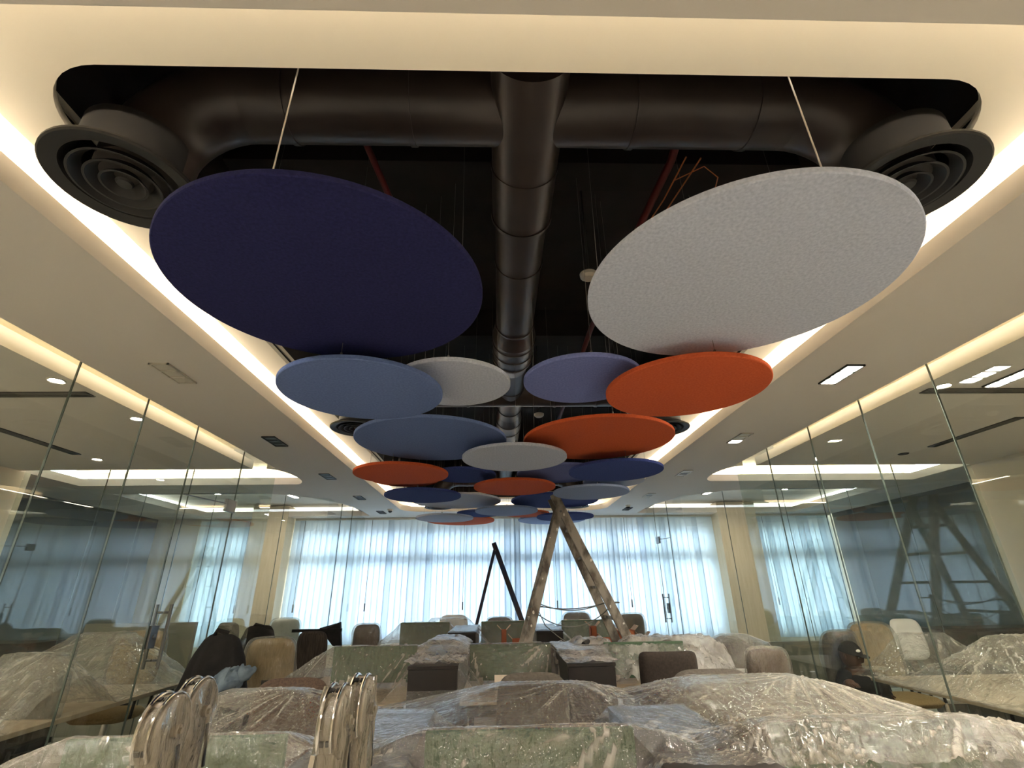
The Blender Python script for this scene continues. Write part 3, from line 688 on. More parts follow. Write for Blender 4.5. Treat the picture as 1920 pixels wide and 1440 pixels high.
# --- draped polythene sheets
def sheet(name, x0, x1, y0, y1, base, sup, mat, label, step=.02, wr=.008, apex=(), seed=0, crumple=0, edge=.0, cat='plastic sheet', skew=None):
    """height field draped over boxes: sup = (xa, xb, ya, yb, h, k, p, front factor)"""
    bm = bmesh.new(); nx, ny = int((x1 - x0) / step) + 1, int((y1 - y0) / step) + 1; V = []; FO = []
    for i in range(nx):
        row = []
        for j in range(ny):
            x = x0 + (x1 - x0) * i / (nx - 1); y = y0 + (y1 - y0) * j / (ny - 1)
            x += edge * noise.noise(Vector((y * 2, seed, 1))) * (1 if i in (0, nx - 1) else abs(i / nx - .5) * 2)
            y += edge * noise.noise(Vector((x * 2, seed, 5))) * (1 if j in (0, ny - 1) else abs(j / ny - .5) * 2)
            z = base; best = 9
            for (xa, xb, ya, yb, h, k, p, ff) in sup:
                dx = max(xa - x, 0, x - xb); dy = max((ya - y) * ff, 0, y - yb); d = math.hypot(dx, dy)
                z = max(z, h - k * d ** p); best = min(best, d)
            f = min(1, best * 6)
            w = noise.noise(Vector((x * 5 + seed, y * 14, seed))) * wr + noise.noise(Vector((x * 17, y * 7 + seed, 2))) * wr * .5
            w += wr * 1.2 * (abs(noise.noise(Vector((x * 9 + 3 * noise.noise(Vector((x * 2, y * 2, seed))), y * 4, seed + 4)))) - .2) * -1
            if crumple:
                q = Vector((x * 11, y * 11, seed)); w += crumple * (abs(noise.noise(q)) + .5 * abs(noise.noise(q * 2.1)) + .25 * abs(noise.noise(q * 4.3)))
            sw = 1e-6; sf = 0
            for q_, (ax, ay, amp, cnt, rad) in enumerate(apex):
                dx, dy = x - ax, y - ay; rr = math.hypot(dx, dy); th = math.atan2(dy, dx)
                wt = 1 / (rr * rr + .01) ** 1.5
                r1 = 1 - min(1, abs(noise.noise(Vector((math.cos(th) * cnt * .55, math.sin(th) * cnt * .55, rr * .7 + q_ * 7 + seed)))) * 5)
                r2 = 1 - min(1, abs(noise.noise(Vector((math.cos(th) * cnt * 1.3, math.sin(th) * cnt * 1.3, rr * .9 + q_ * 3 + seed)))) * 4)
                sf += wt * (r1 ** 1.5 + .5 * r2) * min(1, rr * 7) * math.exp(-rr / (rad * 2.2)) * amp; sw += wt
            fold = sf / sw
            w += fold
            FO.append(min(1, max(0, fold * 85)) ** 2)
            row.append(bm.verts.new((x, y, max(z + w * (.35 + .65 * f), base + .002 if base > .3 else z + w))))
        V.append(row)
    for i in range(nx - 1):
        for j in range(ny - 1): bm.faces.new((V[i][j], V[i + 1][j], V[i + 1][j + 1], V[i][j + 1]))
    mb = MB(); mb.bm.free(); mb.bm = bm
    o = mb.build(name, M[mat], smooth=True, angle=180)
    at_ = o.data.attributes.new('fold', 'FLOAT', 'POINT'); at_.data.foreach_set('value', FO)
    tag(o, label, cat); return o
h0 = 1.062
sheet('plastic_sheet', -1.74, 2.45, 1.86, 3.95, .757,
      [(-1.45, -.72, 2.005, 2.035, h0, .42, 1, 9), (-.25, .47, 2.005, 2.035, h0, .30, 1, 9), (.95, 1.67, 2.005, 2.035, h0, .28, 1, 4),
       (-.67, -.30, 1.7, 2.7, .995, .5, .8, 4), (.52, .88, 1.7, 2.7, .99, .5, .8, 4),
       (-1.5, -1.1, 3.14, 3.24, 1.01, .34, 1, 1), (0.02, .44, 3.17, 3.27, 1.01, .22, 1, 1), (1.05, 1.72, 3.0, 3.25, 1.02, .26, 1, 1)],
      'film', 'large clear plastic dust sheet stretched over the nearest row of desks and chairs', step=.0115, wr=.005,
      apex=[(.47, 2.02, .022, 11, .45), (.95, 2.02, .024, 12, .5), (-.25, 2.02, .016, 9, .35), (-.72, 2.02, .018, 9, .35), (1.70, 3.2, .016, 9, .4), (1.05, 3.1, .014, 8, .3), (.44, 3.22, .016, 9, .4), (-1.1, 3.2, .016, 10, .4), (-1.45, 2.02, .014, 8, .3)], seed=3, edge=.05)
sheet('plastic_sheet', -1.95, .54, 4.12, 6.0, .757,
      [(-1.45, -.72, 4.9, 4.94, h0, .6, 1, 2.2), (-.25, .47, 4.9, 4.94, h0, .6, 1, 2.2), (-.67, -.30, 4.2, 5.6, .993, .9, .8, 3)],
      'film', 'clear plastic sheet over the middle desk row, green screens showing through', step=.016, wr=.005,
      apex=[(-1.45, 4.92, .016, 9, .3), (-.25, 4.92, .018, 9, .3), (.47, 4.92, .02, 10, .3), (-.72, 4.92, .018, 9, .3)], seed=11, edge=.04)
sheet('plastic_sheet', .62, 2.12, 4.72, 5.42, .757,
      [(.95, 1.67, 4.9, 4.94, 1.03, .5, .9, 3), (.75, 1.0, 5.05, 5.3, 1.06, .8, .9, 2), (1.25, 2.0, 5.1, 5.35, 1.06, .7, .9, 2)],
      'filmw', 'crumpled milky plastic heap on the right desk of the middle row', step=.018, wr=.02, seed=21, crumple=.10, edge=.06)
sheet('plastic_sheet', .5, .92, 4.14, 5.6, .99, [(.52, .9, 4.6, 5.3, 1.03, .3, 1, 1)],
      'filmw', 'sheet of thin plastic lying on the right dark cabinet of the middle row', step=.018, wr=.012, seed=31, crumple=.03)
sheet('plastic_sheet', -1.75, 2.1, 7.3, 9.0, .76,
      [(-1.45, -.72, 8.09, 8.11, 1.075, .7, .8, 1.4), (-.25, .47, 8.09, 8.11, 1.075, .7, .8, 1.4), (.95, 1.67, 8.09, 8.11, 1.075, .6, .8, 2), (-.67, -.3, 7.4, 8.7, .99, .7, .8, 3), (.52, .88, 7.4, 8.7, .99, .7, .8, 3),
       (-1.1, -.5, 8.85, 8.95, 1.09, .8, .9, 1)],
      'filmt', 'pale plastic sheet over the farthest desk row by the windows', step=.024, wr=.016, seed=41, crumple=.03, edge=.05)
sheet('plastic_sheet', -4.55, -2.86, 3.15, 5.45, .76,
      [(-3.38, -3.02, 3.86, 3.98, 1.14, .75, .8, 1), (-3.9, -3.45, 5.1, 5.3, 1.18, .62, .8, 1)],
      'film', 'clear plastic sheet over table and chairs inside the left glass room', step=.022, wr=.018, apex=[(-3.45, 5.2, .024, 10, .4), (-3.03, 3.9, .026, 10, .4), (-3.38, 3.9, .02, 8, .3)], seed=51, crumple=.006, edge=.04)
sheet('plastic_sheet', 3.2, 5.0, 3.2, 4.98, .757,
      [(3.7, 4.12, 4.9, 5.0, 1.08, .6, .8, 1), (3.85, 4.2, 4.05, 4.2, 1.12, .55, .9, 1), (3.35, 3.7, 4.8, 4.9, .80, .5, 1, 1)],
      'film', 'clear plastic sheet over the table inside the right glass room', step=.022, wr=.018, apex=[(4.12, 4.95, .024, 10, .4), (3.85, 4.1, .026, 10, .4), (3.3, 4.9, .02, 8, .3)], seed=61, crumple=.006, edge=.04)
sheet('plastic_sheet', -.70, -.26, 4.15, 5.7, .99, [(-.6, -.36, 4.9, 5.5, 1.09, .5, .9, 1)],
      'filmw', 'crumpled whitish plastic heaped on the left dark cabinet of the middle row', step=.018, wr=.015, seed=35, crumple=.05)
sheet('plastic_sheet', .86, 2.3, 1.90, 3.3, .77, [(.95, 1.67, 2.0, 2.04, 1.07, .27, 1, 4), (1.1, 1.70, 3.0, 3.25, 1.028, .26, 1, 1)],
      'filmm', 'half-milky plastic layer over the nearest right desk screen and chair', step=.0115, wr=.005, seed=3, apex=[(.95, 2.02, .024, 12, .6), (1.70, 3.2, .018, 9, .5), (1.67, 2.02, .02, 10, .5)])
# tables inside the glass rooms and a white one beyond the brown chair
def table(x0, x1, y0, y1, z, mat, label):
    g = empty('table', ((x0 + x1) / 2, (y0 + y1) / 2, 0), label=label, cat='table')
    b = MB(); b.box(x0, x1, y0, y1, z - .03, z); b.build('tabletop', M[mat], g, bevel=.004)
    for lx in (x0 + .06, x1 - .06):
        for ly in (y0 + .06, y1 - .06):
            b = MB(); b.box(lx - .025, lx + .025, ly - .025, ly + .025, 0, z - .03); b.build('leg', M['dgrey'], g)
    b = MB(); b.box(x0 + .08, x1 - .08, y0 + .08, y0 + .1, .35, z - .03); b.build('modesty_panel', M['dgrey'], g)
table(-4.5, -2.92, 3.2, 5.28, .75, 'desk', 'beige table under film inside the left glass room')
table(3.3, 4.9, 3.3, 4.9, .75, 'desk', 'beige table under film inside the right glass room')
table(2.14, 2.62, 5.45, 6.4, .75, 'wchair', 'small white-topped side table behind the brown chair on the right')
def credenza(x0, x1, y0, y1, z, n, label):
    g = empty('low_cabinet', ((x0 + x1) / 2, (y0 + y1) / 2, 0), label=label, cat='cabinet')
    b = MB(); b.box(x0, x1, y0 + .02, y1, .05, z - .02); b.build('body', M['cab'], g)
    b = MB(); b.box(x0 - .01, x1 + .01, y0, y1 + .01, z - .02, z); b.build('top', M['cab'], g)
    b = MB(); b.box(x0 + .03, x1 - .03, y0 + .05, y1 - .02, 0, .05); b.build('plinth', M['black'], g)
    for k in range(n):
        a, c = x0 + (x1 - x0) * k / n, x0 + (x1 - x0) * (k + 1) / n
        b = MB(); b.box(a + .004, c - .004, y0, y0 + .018, .06, z - .03); d = b.build('door', M['cab'], g, bevel=.002)
        b = MB(); b.box(c - .06, c - .045, y0 - .02, y0, z - .3, z - .15); b.build('handle', M['steel'], d)
credenza(-6.7, -5.25, 6.3, 6.75, 1.02, 4, 'long dark low cabinet behind the left room glass, under the blue reflection')
credenza(5.3, 6.95, 6.35, 6.8, 1.0, 4, 'long dark low cabinet at the right behind the cross glass wall')
# chairs
chair(-1.30, 3.40, PI, 1.0, .47, 'brown', 'brown chair under film behind the nearest left desk', film=False)
chair(.22, 3.43, PI, 1.0, .46, 'grey', 'grey-brown chair under film behind the nearest centre screen')
chair(1.40, 3.43, PI, 1.0, .56, 'grey', 'wide grey chair under film behind the nearest right desk')
chair(1.33, 4.50, 0, 1.04, .46, 'dbrown', 'square-backed dark brown chair facing away, right of the right dark cabinet', bh=.5, tilt=.02, sq=12)
chair(-2.27, 5.75, .1, 1.09, .46, 'tan', 'tan high-backed chair in creased film left of the middle desk row', film=True, bh=.6)
chair(-2.22, 6.8, .05, 1.08, .36, 'stripe', 'dark striped chair back behind the tan chair', bh=.6)
chair(-2.0, 8.3, .3, 1.06, .38, 'brown', 'dark brown chair with a pale wrapped edge near the left windows', bh=.5, film=True)
chair(-.78, 9.3, PI, 1.11, .5, 'wchair', 'pale grey chair top showing above the farthest left screen', bh=.5)
chair(.02, 9.25, PI, 1.06, .45, 'brown', 'brown chair top behind the farthest centre screen under film', bh=.5, film=True)
chair(1.38, 9.2, PI, 1.12, .48, 'grey', 'grey chair in shiny film between the ladder legs by the windows', bh=.5, film=True)
chair(2.06, 8.6, .1, 1.13, .42, 'grey', 'tall grey chair in film right of the big ladder foot', bh=.55, film=True)
chair(2.45, 8.0, .2, .82, .4, 'grey', 'low grey chair right of the crumpled plastic heap', bh=.4)
chair(2.27, 4.80, -.1, 1.02, .34, 'brown', 'narrow brown chair in pinkish film in front of the tub chair', bh=.48, film=True)
chair(-3.2, 3.75, PI, 1.12, .46, 'grey', 'grey chair in shiny film nearest behind the left glass', film=True, bh=.6)
chair(-3.68, 5.55, PI, 1.16, .5, 'tan', 'tan chair in film at the far side of the left room table', film=True, bh=.5)
chair(3.95, 5.45, PI, 1.12, .46, 'tan', 'tan chair in film behind the table in the right glass room', film=True, bh=.55)
chair(4.03, 3.95, 0, 1.12, .5, 'brown', 'brown chair in film at the right picture edge inside the right glass room', film=True, bh=.6)
chair(4.46, 5.62, PI, 1.15, .34, 'wchair', 'white-backed chair behind the right room table', bh=.4)
chair(-3.62, 7.6, 0, 1.15, .3, 'grey', 'grey chair behind the coats, seen over the left glass corner', bh=.5)
chair(-3.3, 8.6, .2, 1.14, .42, 'wchair', 'white wrapped chair in front of the left beige pillar', bh=.5, film=True)
chair(3.37, 5.55, 0, 1.08, .36, 'stripe', 'dark chair under sagging film just behind the right glass', film=True, bh=.6, arms=False)
# tub chair in film at the right
g = empty('tub_chair', (2.32, 5.35, 0), label='round tub chair in milky film at the right in front of the glass', cat='chair')
b = MB(); bm = b.bm; R1 = .33; pr = []
for i in range(25):
    a = -PI * .08 + PI * 1.16 * i / 24; h = .70 + .34 * math.sin(max(0, min(PI, a))) ** .7
    pr.append([bm.verts.new((2.32 + (R1 + d) * math.cos(a), 5.3 + (R1 + d) * .8 * math.sin(a), z)) for d, z in ((0, .25), (.02, h - .01), (-.03, h), (-.06, h - .02), (-.07, .3))])
for A, B_ in zip(pr, pr[1:]):
    for k in range(4): bm.faces.new((A[k], B_[k], B_[k + 1], A[k + 1]))
bm.faces.new(pr[0]); bm.faces.new(pr[-1][::-1])
b.build('shell', M['grey'], g, smooth=True)
b = MB(); b.cyl((2.32, 5.32, .3), (2.32, 5.32, .46), .27, n=32); b.build('seat', M['brown'], g, smooth=True)
for a in (.8, 2.3, 3.9, 5.5):
    b = MB(); b.cyl((2.32 + .2 * math.cos(a), 5.32 + .2 * math.sin(a), 0), (2.32 + .17 * math.cos(a), 5.32 + .17 * math.sin(a), .3), .014, n=8); b.build('leg', M['dgrey'], g)
b = MB(); b.lathe([(.36, .3), (.385, .6), (.38, .85), (.30, 1.0), (.12, 1.07), (0, 1.08)], (2.32, 5.32, 0), 40)
for v in b.bm.verts: v.co += Vector((noise.noise(v.co * 9), noise.noise(v.co * 9 + Vector((5, 0, 0))), 0)) * .03
b.build('plastic_cover', M['filmt'], g, smooth=True, angle=180)
# dark coats thrown over chairs on the left
def coat_chair(x, y, top, w, mat, label, seed, flare=.1):
    g = empty('coat_draped_chair', (x, y, 0), label=label, cat='chair')
    b = MB(); b.box(x - w * .38, x + w * .38, y - .02, y + .02, .5, top - .06); b.build('backrest', M['dgrey'], g, bevel=.01)
    b = MB(); b.box(x - w * .45, x + w * .45, y, y + .42, .42, .47); b.build('seat', M['dgrey'], g, bevel=.01)
    for sx in (-1, 1):
        for yy in (y + .02, y + .4):
            b = MB(); b.cyl((x + sx * w * .4, yy, 0), (x + sx * w * .4, yy, .43), .014, n=8); b.build('leg', M['dgrey'], g)
    b = MB(); bm = b.bm; n = 44; rings = []
    for k in range(16):
        f = k / 15; z = top - (top - .32) * f; ring = []
        ww = w * (.42 + .10 * min(1, f * 6) + flare * f); dd = .05 + .05 * min(1, f * 4) + .06 * f
        for i in range(n):
            a = 2 * PI * i / n
            fold = 1 + .10 * min(1, f * 2) * math.sin(a * 7 + seed) + .05 * noise.noise(Vector((math.cos(a) * 3, math.sin(a) * 3, z * 3 + seed)))
            cx = math.copysign(abs(math.cos(a)) ** .6, math.cos(a)); cy = math.copysign(abs(math.sin(a)) ** .6, math.sin(a))
            zz = z + (.02 * math.cos(a * 2 + seed) if k == 0 else 0) - .05 * abs(cx) ** 3 * (1 - f)
            ring.append(bm.verts.new((x + ww * cx * fold, y + dd * cy * fold, zz)))
        rings.append(ring)
    for A, B_ in zip(rings, rings[1:]):
        for i in range(n): bm.faces.new((A[i], A[(i + 1) % n], B_[(i + 1) % n], B_[i]))
    bm.faces.new(rings[0])
    b.build('coat', M[mat], g, smooth=True, angle=80)
    b = MB(); b.tube([(x - w * .2, y, top - .01), (x - .03, y - .05, top + .03), (x + w * .15, y, top)], .018, n=8); b.build('collar', M[mat], g, smooth=True)
    return g
coat_chair(-2.44, 4.9, 1.18, .34, 'blackf', 'chair draped with a broad black coat against the left glass', 1, .55)
coat_chair(-2.80, 6.45, 1.14, .38, 'blackf', 'chair draped with a narrow black coat, between the broad coat and the tan chair', 4)
b = MB(); b.prism([(-2.62, 6.98), (-2.0, 7.0), (-2.0, 7.03), (-2.62, 7.01)], 1.04, 1.075)
bm = b.bm
q = [bm.verts.new(p) for p in ((-2.2, 7.0, 1.07), (-2.03, 7.0, 1.15), (-1.99, 7.02, .86), (-2.1, 7.02, .88), (-2.3, 7.05, 1.08), (-2.03, 7.06, 1.15), (-1.99, 7.08, .86), (-2.1, 7.08, .88))]
for f in ((0, 1, 2, 3), (7, 6, 5, 4), (0, 4, 5, 1), (1, 5, 6, 2), (2, 6, 7, 3), (3, 7, 4, 0)): bm.faces.new([q[i] for i in f])
tag(b.build('black_cloth', M['blackf']), 'pointed black cloth sticking up behind the striped chair', 'cloth')
# blue-grey bundle on the near side of the tan chair
b = MB(); b.sph((-2.13, 4.5, .86), .11, (1.1, .8, .7), 40); b.sph((-2.02, 4.53, .92), .07, (.8, .8, 1), 32)
for v in b.bm.verts: v.co += Vector((1, .6, 1)) * noise.noise(v.co * 16) * .05 + Vector((0, 0, 1)) * abs(noise.noise(v.co * 30)) * .03
tag(b.build('bundled_cloth', M['denim'], smooth=True, angle=90), 'blue-grey bundled cloth beside the tan chair', 'cloth')
g = empty('stool', (-2.1, 4.52, 0), label='low stool under the blue-grey bundle', cat='stool')
b = MB(); b.box(-2.26, -1.92, 4.38, 4.66, .74, .78); b.build('seat', M['dgrey'], g, bevel=.006)
for sx in (-2.24, -1.94):
    for sy in (4.41, 4.63):
        b = MB(); b.box(sx - .015, sx + .015, sy - .015, sy + .015, 0, .74); b.build('leg', M['dgrey'], g)
# paper note on the middle desk, small brown boxes, black sockets
b = MB(); b.box(-.03, .27, 4.6, 4.603, .765, .86); tag(b.build('paper_note', M['paper'], bevel=.001), 'cream paper leaning in front of the centre screen of the middle row', 'paper')
def carton(x, y, z, w, d, h, label, open_=True):
    g = empty('carton', (x, y, z), label=label, cat='box')
    b = MB(); t = .006
    b.box(x - w / 2, x + w / 2, y - d / 2, y + d / 2, z, z + t); b.box(x - w / 2, x + w / 2, y - d / 2, y - d / 2 + t, z, z + h); b.box(x - w / 2, x + w / 2, y + d / 2 - t, y + d / 2, z, z + h)
    b.box(x - w / 2, x - w / 2 + t, y - d / 2, y + d / 2, z, z + h); b.box(x + w / 2 - t, x + w / 2, y - d / 2, y + d / 2, z, z + h); b.build('body', M['card'], g)
    for s in (-1, 1):
        b = MB(); b.bar((x + s * w / 2, y, z + h), (x + s * (w / 2 + .05), y, z + h + .05), .005, d); b.build('flap', M['cardi'], g)
    return g
cart_t = table(.98, 1.82, 6.5, 6.9, .86, 'desk', 'small beige table behind the big ladder carrying brown boxes')
cart_l = table(-.02, .42, 6.42, 6.8, .86, 'desk', 'little beige table left of the big ladder foot')
carton(1.16, 6.62, .86, .07, .12, .22, 'tall narrow orange-brown box on the table behind the ladder')
carton(1.32, 6.62, .86, .12, .14, .09, 'low orange-brown box beside the tall narrow one')
carton(1.56, 6.66, .86, .2, .2, .17, 'wider brown box with open flaps between the ladder rails')
carton(1.76, 6.62, .86, .08, .12, .10, 'small brown box right of the ladder rail')
carton(.07, 6.58, .86, .06, .12, .20, 'narrow dark orange box left of the ladder foot')
carton(.22, 6.58, .86, .10, .12, .10, 'squat orange-brown box just left of the ladder foot')
b = MB(); b.box(.66, .84, 4.95, 5.1, .99, 1.03); b.cyl((.78, 5.0, 1.03), (.84, 5.06, 1.05), .025, n=12); tag(b.build('desk_phone', M['socket'], bevel=.006), 'small black device poking out of the milky plastic heap', 'device')

# ------------------------------------------------------------------ step ladders
def stepladder(name, Yc, hw, ax, az, lx, rx, label, mat, wl, wr_, ext, rungs, half0=.2, half1=.32):
    g = empty(name, (ax, Yc, 0), label=label, cat='ladder')
    for side, fx, w in ((-1, lx, wl), (1, rx, wr_)):
        for s in (-1, 1):
            b = MB(); top = Vector((ax, Yc + s * half0, az)); bot = Vector((fx, Yc + s * half1, .0))
            d = (top - bot).normalized()
            if side > 0: top = top + d * ext
            b.bar(bot, top, w, .035)
            r_ = b.build('rail', M[mat], g, bevel=.004)
            if mat == 'wood':
                bb = MB()
                for k in range(9):
                    t = random.uniform(.1, .95); c = bot.lerp(top, t) + Vector((random.uniform(-.4, .4) * w, -.019 * (1 if s < 0 else -1), 0))
                    bb.sph(c, random.uniform(.006, .016), (1, .12, random.uniform(1, 2.2)), 8)
                bb.build('paint_spots', M['woodspot'], r_)
        for k in range(rungs):
            t = (k + .8) / (rungs + .6); zz = az * t; xx = fx + (ax - fx) * t; hh = half1 + (half0 - half1) * t
            b = MB(); b.bar((xx, Yc - hh, zz), (xx, Yc + hh, zz), .05, .028, Vector((0, 0, 1))); b.build('rung', M[mat], g)
    b = MB(); b.cyl((ax, Yc - half0 - .04, az - .06), (ax, Yc + half0 + .04, az - .06), .014, n=12); b.build('hinge_bolt', M['steel'], g)
    return g
stepladder('step_ladder', 6.0, 0, .735, 2.40, 0.0, 1.80, 'big paint-stained wooden step ladder standing before the windows', 'wood', .085, .10, .16, 7, .17, .50)
stepladder('step_ladder', 9.62, 0, -.05, 2.24, -.62, .80, 'small dark blue-brown step ladder by the far windows', 'woodd', .05, .085, .08, 6, .12, .2)
b = MB()
for dz, sg in ((0, .05), (.03, .09), (-.08, .16)):
    A, Bp = Vector((.42, 5.76, 1.34 + dz)), Vector((1.22, 5.76, 1.37 + dz * .6))
    b.tube([A.lerp(Bp, t) - Vector((0, 0, sg * 4 * t * (1 - t))) for t in [i / 12 for i in range(13)]], .006, n=6)
b.tube([(.44, 5.76, 1.28), (.5, 5.74, 1.15), (.62, 5.7, 1.05), (.74, 5.68, .97)], .005, n=6)
for x, z in ((.41, 1.33), (1.24, 1.36)):
    b.tube([(x + .075 * math.cos(a), 5.76 + .05 * math.sin(a), z) for a in [2 * PI * i / 12 for i in range(12)]], .008, n=6, closed=True)
tag(b.build('rope', M['rope'], smooth=True), 'grey rope tied between the legs of the big wooden ladder', 'rope')
# folded aluminium ladder with round hinge joints, nearest
g = empty('folding_ladder', (-.53, 1.36, 0), label='folded multi-joint ladder with big round wrapped hinges, standing nearest the camera', cat='ladder')
def hinge_stile(x, y, zc, lean):
    R_ = .068
    b = MB(); b.cyl((x - .022, y, zc), (x + .022, y, zc), R_, n=48); h = b.build('hinge_disc', M['beige'], g, smooth=True, bevel=.004)
    b = MB()
    b.tube([(x - .014, y + (R_ + .004) * math.cos(a), zc + (R_ + .004) * math.sin(a)) for a in [PI * (.05 + 1.15 * i / 20) for i in range(21)]], .0045, n=8)
    b.tube([(x + .012, y + (R_ + .004) * math.cos(a), zc + (R_ + .004) * math.sin(a)) for a in [PI * (.05 + 1.15 * i / 20) for i in range(21)]], .0035, n=8)
    b.build('rim_band', M['chrome'], h, smooth=True)
    b = MB(); b.cyl((x - .03, y, zc), (x + .034, y, zc), .013, n=20); b.cyl((x - .036, y, zc), (x + .04, y, zc), .006, n=12); b.build('hub', M['beige'], h, smooth=True)
    for a in (1.95, 3.5):
        for sx in (-.008, .008):
            b = MB(); b.bar((x + sx, y + R_ * math.cos(a - .05), zc + R_ * math.sin(a - .05)), (x + sx, y + R_ * math.cos(a + .1), zc + R_ * math.sin(a + .1)), .008, .012, Vector((1, 0, 0))); b.build('catch_slot', M['black'], h)
    b = MB(); b.bar((x, y - .005, zc - .02), (x + lean, y - .01, .02), .038, .085, Vector((0, 1, 0))); b.build('stile', M['beige'], g, bevel=.006)
    b = MB(); n = 24
    rings = []
    for k in range(26):
        f = k / 25; zz = zc + R_ * 1.02 - f * .6; ry = (R_ + .012) * math.sqrt(max(.05, 1 - max(0, 1 - f * 8) ** 2)) if f < .125 else (R_ + .012 - .025 * min(1, (f - .125) * 5))
        rings.append([b.bm.verts.new((x + (.034 + .012 * noise.noise(Vector((i * .9, k * .5, x * 9)))) * math.cos(2 * PI * i / n), y + (ry + .010 * noise.noise(Vector((i * .7, k * .4, x * 5 + 3)))) * math.sin(2 * PI * i / n), zz)) for i in range(n)])
    for A, B_ in zip(rings, rings[1:]):
        for i in range(n): b.bm.faces.new((A[i], A[(i + 1) % n], B_[(i + 1) % n], B_[i]))
    b.build('film_wrap', M['wrap'], g, smooth=True, angle=180)
    b = MB(); b.bar((x + .028, y + .02, zc - .03), (x + .032, y + .03, zc - .12), .004, .008, Vector((0, 1, 0))); b.build('release_lever', M['black'], g)
    b = MB(); b.bar((x - .026, y - .04, zc - .05), (x - .034, y - .055, zc - .15), .01, .018, Vector((0, 1, 0))); b.build('lock_lever', M['chrome'], g)
for x, y, zc in ((-.735, 1.30, 1.225), (-.75, 1.44, 1.235), (-.362, 1.30, 1.235), (-.335, 1.40, 1.24)): hinge_stile(x, y, zc, 0)
for k in range(4):
    for y in (1.30, 1.42):
        b = MB(); b.cyl((-.73, y, .15 + .27 * k), (-.34, y, .15 + .27 * k), .014, n=14); b.build('rung', M['alu'], g, smooth=True)

# ------------------------------------------------------------------ person crouching behind the right room table
g = empty('person', (3.62, 5.72, 0), label='crouching person in black shirt and black cap behind the right room table', cat='person')
def SP(pts, k=4):
    """smooth a joint chain"""
    out = []; P = [Vector(p) for p in pts]
    for i in range(len(P) - 1):
        p0, p1, p2, p3 = P[max(i - 1, 0)], P[i], P[i + 1], P[min(i + 2, len(P) - 1)]
        for j in range(k):
            t = j / k; out.append(.5 * ((2 * p1) + (p2 - p0) * t + (2 * p0 - 5 * p1 + 4 * p2 - p3) * t * t + (3 * p1 - p0 - 3 * p2 + p3) * t ** 3))
    out.append(P[-1]); return out
def RR(r, k=4):
    out = []
    for a, b_ in zip(r, r[1:]): out += [a + (b_ - a) * j / k for j in range(k)]
    return out + [r[-1]]
b = MB()
b.tube(SP([(3.66, 5.80, .24), (3.66, 5.80, .34), (3.64, 5.74, .46), (3.62, 5.67, .58), (3.60, 5.62, .68), (3.58, 5.60, .74), (3.565, 5.585, .79), (3.56, 5.58, .86)]), RR([.10, .145, .13, .14, .15, .10, .052, .05]), n=20)   # pelvis to neck
for s in (-1, 1):
    b.tube(SP([(3.66 + s * .09, 5.80, .28), (3.62 + s * .14, 5.42 + .02 * s, .46), (3.64 + s * .13, 5.66, .10), (3.62 + s * .13, 5.50, .04)]), RR([.10, .065, .048, .04]), n=14)   # legs
b.tube(SP([(3.47, 5.62, .68), (3.38, 5.56, .52), (3.36, 5.44, .66)]), RR([.062, .045, .03]), n=12)
b.tube(SP([(3.73, 5.64, .68), (3.82, 5.58, .50), (3.70, 5.46, .56)]), RR([.062, .045, .03]), n=12)
hd = Matrix.Translation((3.55, 5.56, .88)) @ Matrix.Rotation(.5, 4, 'Z') @ Matrix.Rotation(.25, 4, 'X')
hb = bmesh.new(); bmesh.ops.create_uvsphere(hb, u_segments=24, v_segments=18, radius=.1)
for v in hb.verts:
    x, y, z = v.co; v.co = Vector((x * .78, y * .95, z * 1.2))
    if z < 0: v.co.x *= 1 + z * 2.6; v.co.y *= 1 + z * 1.4
    if y < -.07 and abs(x) < .02 and -.03 < z < .02: v.co.y -= .022     # nose
    if y < -.06 and .012 < abs(x) < .045 and .0 < z < .03: v.co.y += .008   # eye sockets
hb.transform(hd); me_ = bpy.data.meshes.new('t'); hb.to_mesh(me_); b.bm.from_mesh(me_)
for s in (-1, 1): b.sph(hd @ Vector((s * .08, .01, -.005)), .02, (.4, .8, 1.3), 10)
# hands with five fingers each
def hand(c, d, upv):
    c = Vector(c); d = Vector(d).normalized(); u = Vector(upv); sd = d.cross(u).normalized(); u = sd.cross(d)
    b.tube([c - d * .02, c + d * .03, c + d * .075], [.022, .036, .034], n=10)
    for k, (o_, L_) in enumerate(((-.026, .060), (-.009, .070), (.009, .066), (.026, .052))):
        p = c + d * .075 + sd * o_; b.tube([p - d * .02, p + d * L_ * .45 - u * .006, p + d * L_ - u * .028], [.0085, .0078, .006], n=8)
    p = c + d * .02 - sd * .03; b.tube([p, p - sd * .022 + d * .025, p - sd * .026 + d * .052 - u * .008], [.011, .0095, .007], n=8)
hand((3.36, 5.42, .675), (0, -1, .15), (0, 0, 1)); hand((3.68, 5.42, .575), (-.3, -1, .1), (0, 0, 1))
b.build('body', M['skin'], g, smooth=True, angle=180)
b = MB()
b.tube(SP([(3.66, 5.80, .30), (3.64, 5.74, .46), (3.62, 5.67, .58), (3.60, 5.62, .68), (3.58, 5.60, .755)]), RR([.165, .15, .16, .172, .085]), n=24)
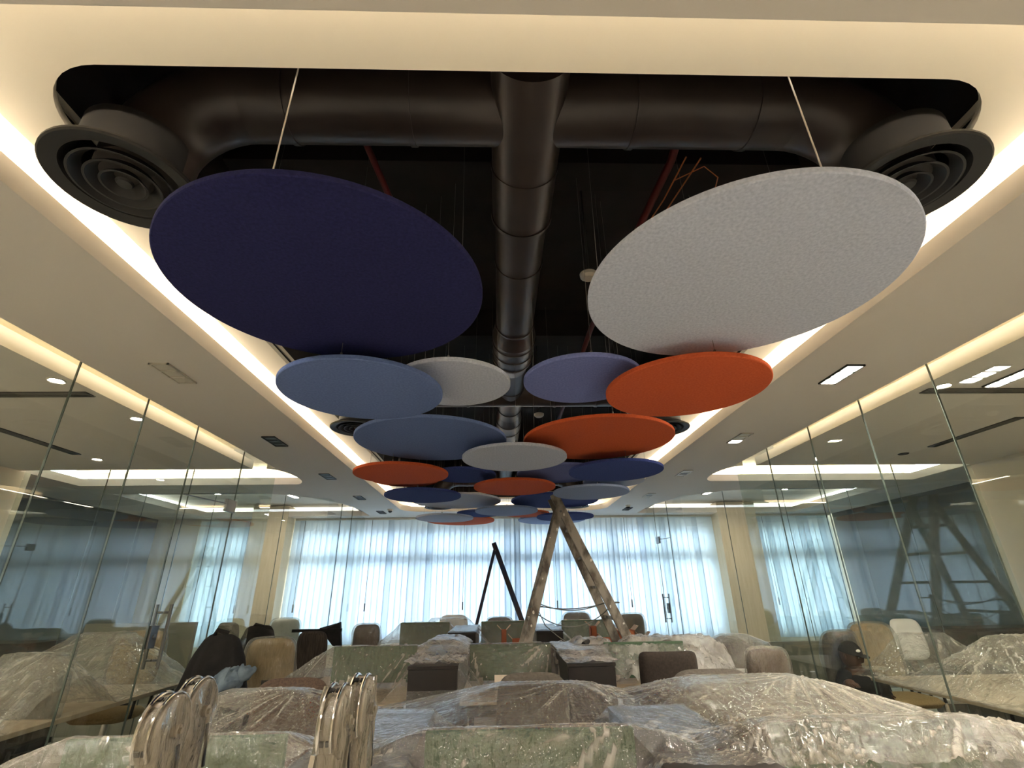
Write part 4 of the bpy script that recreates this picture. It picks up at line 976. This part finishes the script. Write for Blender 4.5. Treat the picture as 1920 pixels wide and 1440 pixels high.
b.tube(SP([(3.52, 5.63, .70), (3.45, 5.60, .64), (3.40, 5.57, .55)]), RR([.085, .072, .06]), n=14); b.tube(SP([(3.69, 5.64, .70), (3.77, 5.61, .62), (3.81, 5.58, .53)]), RR([.085, .072, .06]), n=14)
b.build('shirt', M['shirt'], g, smooth=True, angle=180)
b = MB()
b.tube(SP([(3.66, 5.81, .24), (3.66, 5.80, .33)]), RR([.13, .165]), n=18)
for s in (-1, 1): b.tube(SP([(3.66 + s * .09, 5.80, .28), (3.62 + s * .14, 5.42 + .02 * s, .46), (3.64 + s * .13, 5.66, .12)]), RR([.115, .08, .06]), n=14)
b.build('trousers', M['dgrey'], g, smooth=True, angle=180)
b = MB(); hb = bmesh.new(); bmesh.ops.create_uvsphere(hb, u_segments=24, v_segments=16, radius=.107)
bmesh.ops.delete(hb, geom=[v for v in hb.verts if v.co.z < .012], context='VERTS')
for v in hb.verts: v.co = Vector((v.co.x * .84, v.co.y * 1.0, v.co.z * 1.22))
hb.transform(hd); hb.to_mesh(me_); b.bm.from_mesh(me_)
q = [hd @ Vector((.075 * math.cos(a), -.085 + .075 * math.sin(a) * 1.0, .03)) for a in [PI + PI * i / 12 for i in range(13)]]
lo = [b.bm.verts.new(p) for p in q]; hi = [b.bm.verts.new(p + Vector((0, 0, .006))) for p in q]
b.bm.faces.new(lo); b.bm.faces.new(hi[::-1])
for i in range(12): b.bm.faces.new((lo[i], lo[i + 1], hi[i + 1], hi[i]))
cap = b.build('cap', M['hair'], g, smooth=True, angle=60)
b = MB(); p = hd @ Vector((-.045, -.088, .075)); b.sph(p, .018, (1.2, .5, .7), 10); b.build('cap_badge', M['white'], cap)
for s in (-1, 1):
    b = MB(); b.sph(hd @ Vector((s * .03, -.082, .012)), .009, (1, .6, .7), 10); b.build('eye', M['woodspot'], g, smooth=True)
b = MB(); b.sph(hd @ Vector((0, -.078, -.052)), .018, (1.1, .4, .3), 10); b.build('mouth', M['redpipe'], g, smooth=True)

_p = [o for o in bpy.data.objects if o.name == 'person'][0]; _p.location = (3.43, 5.35, 0)
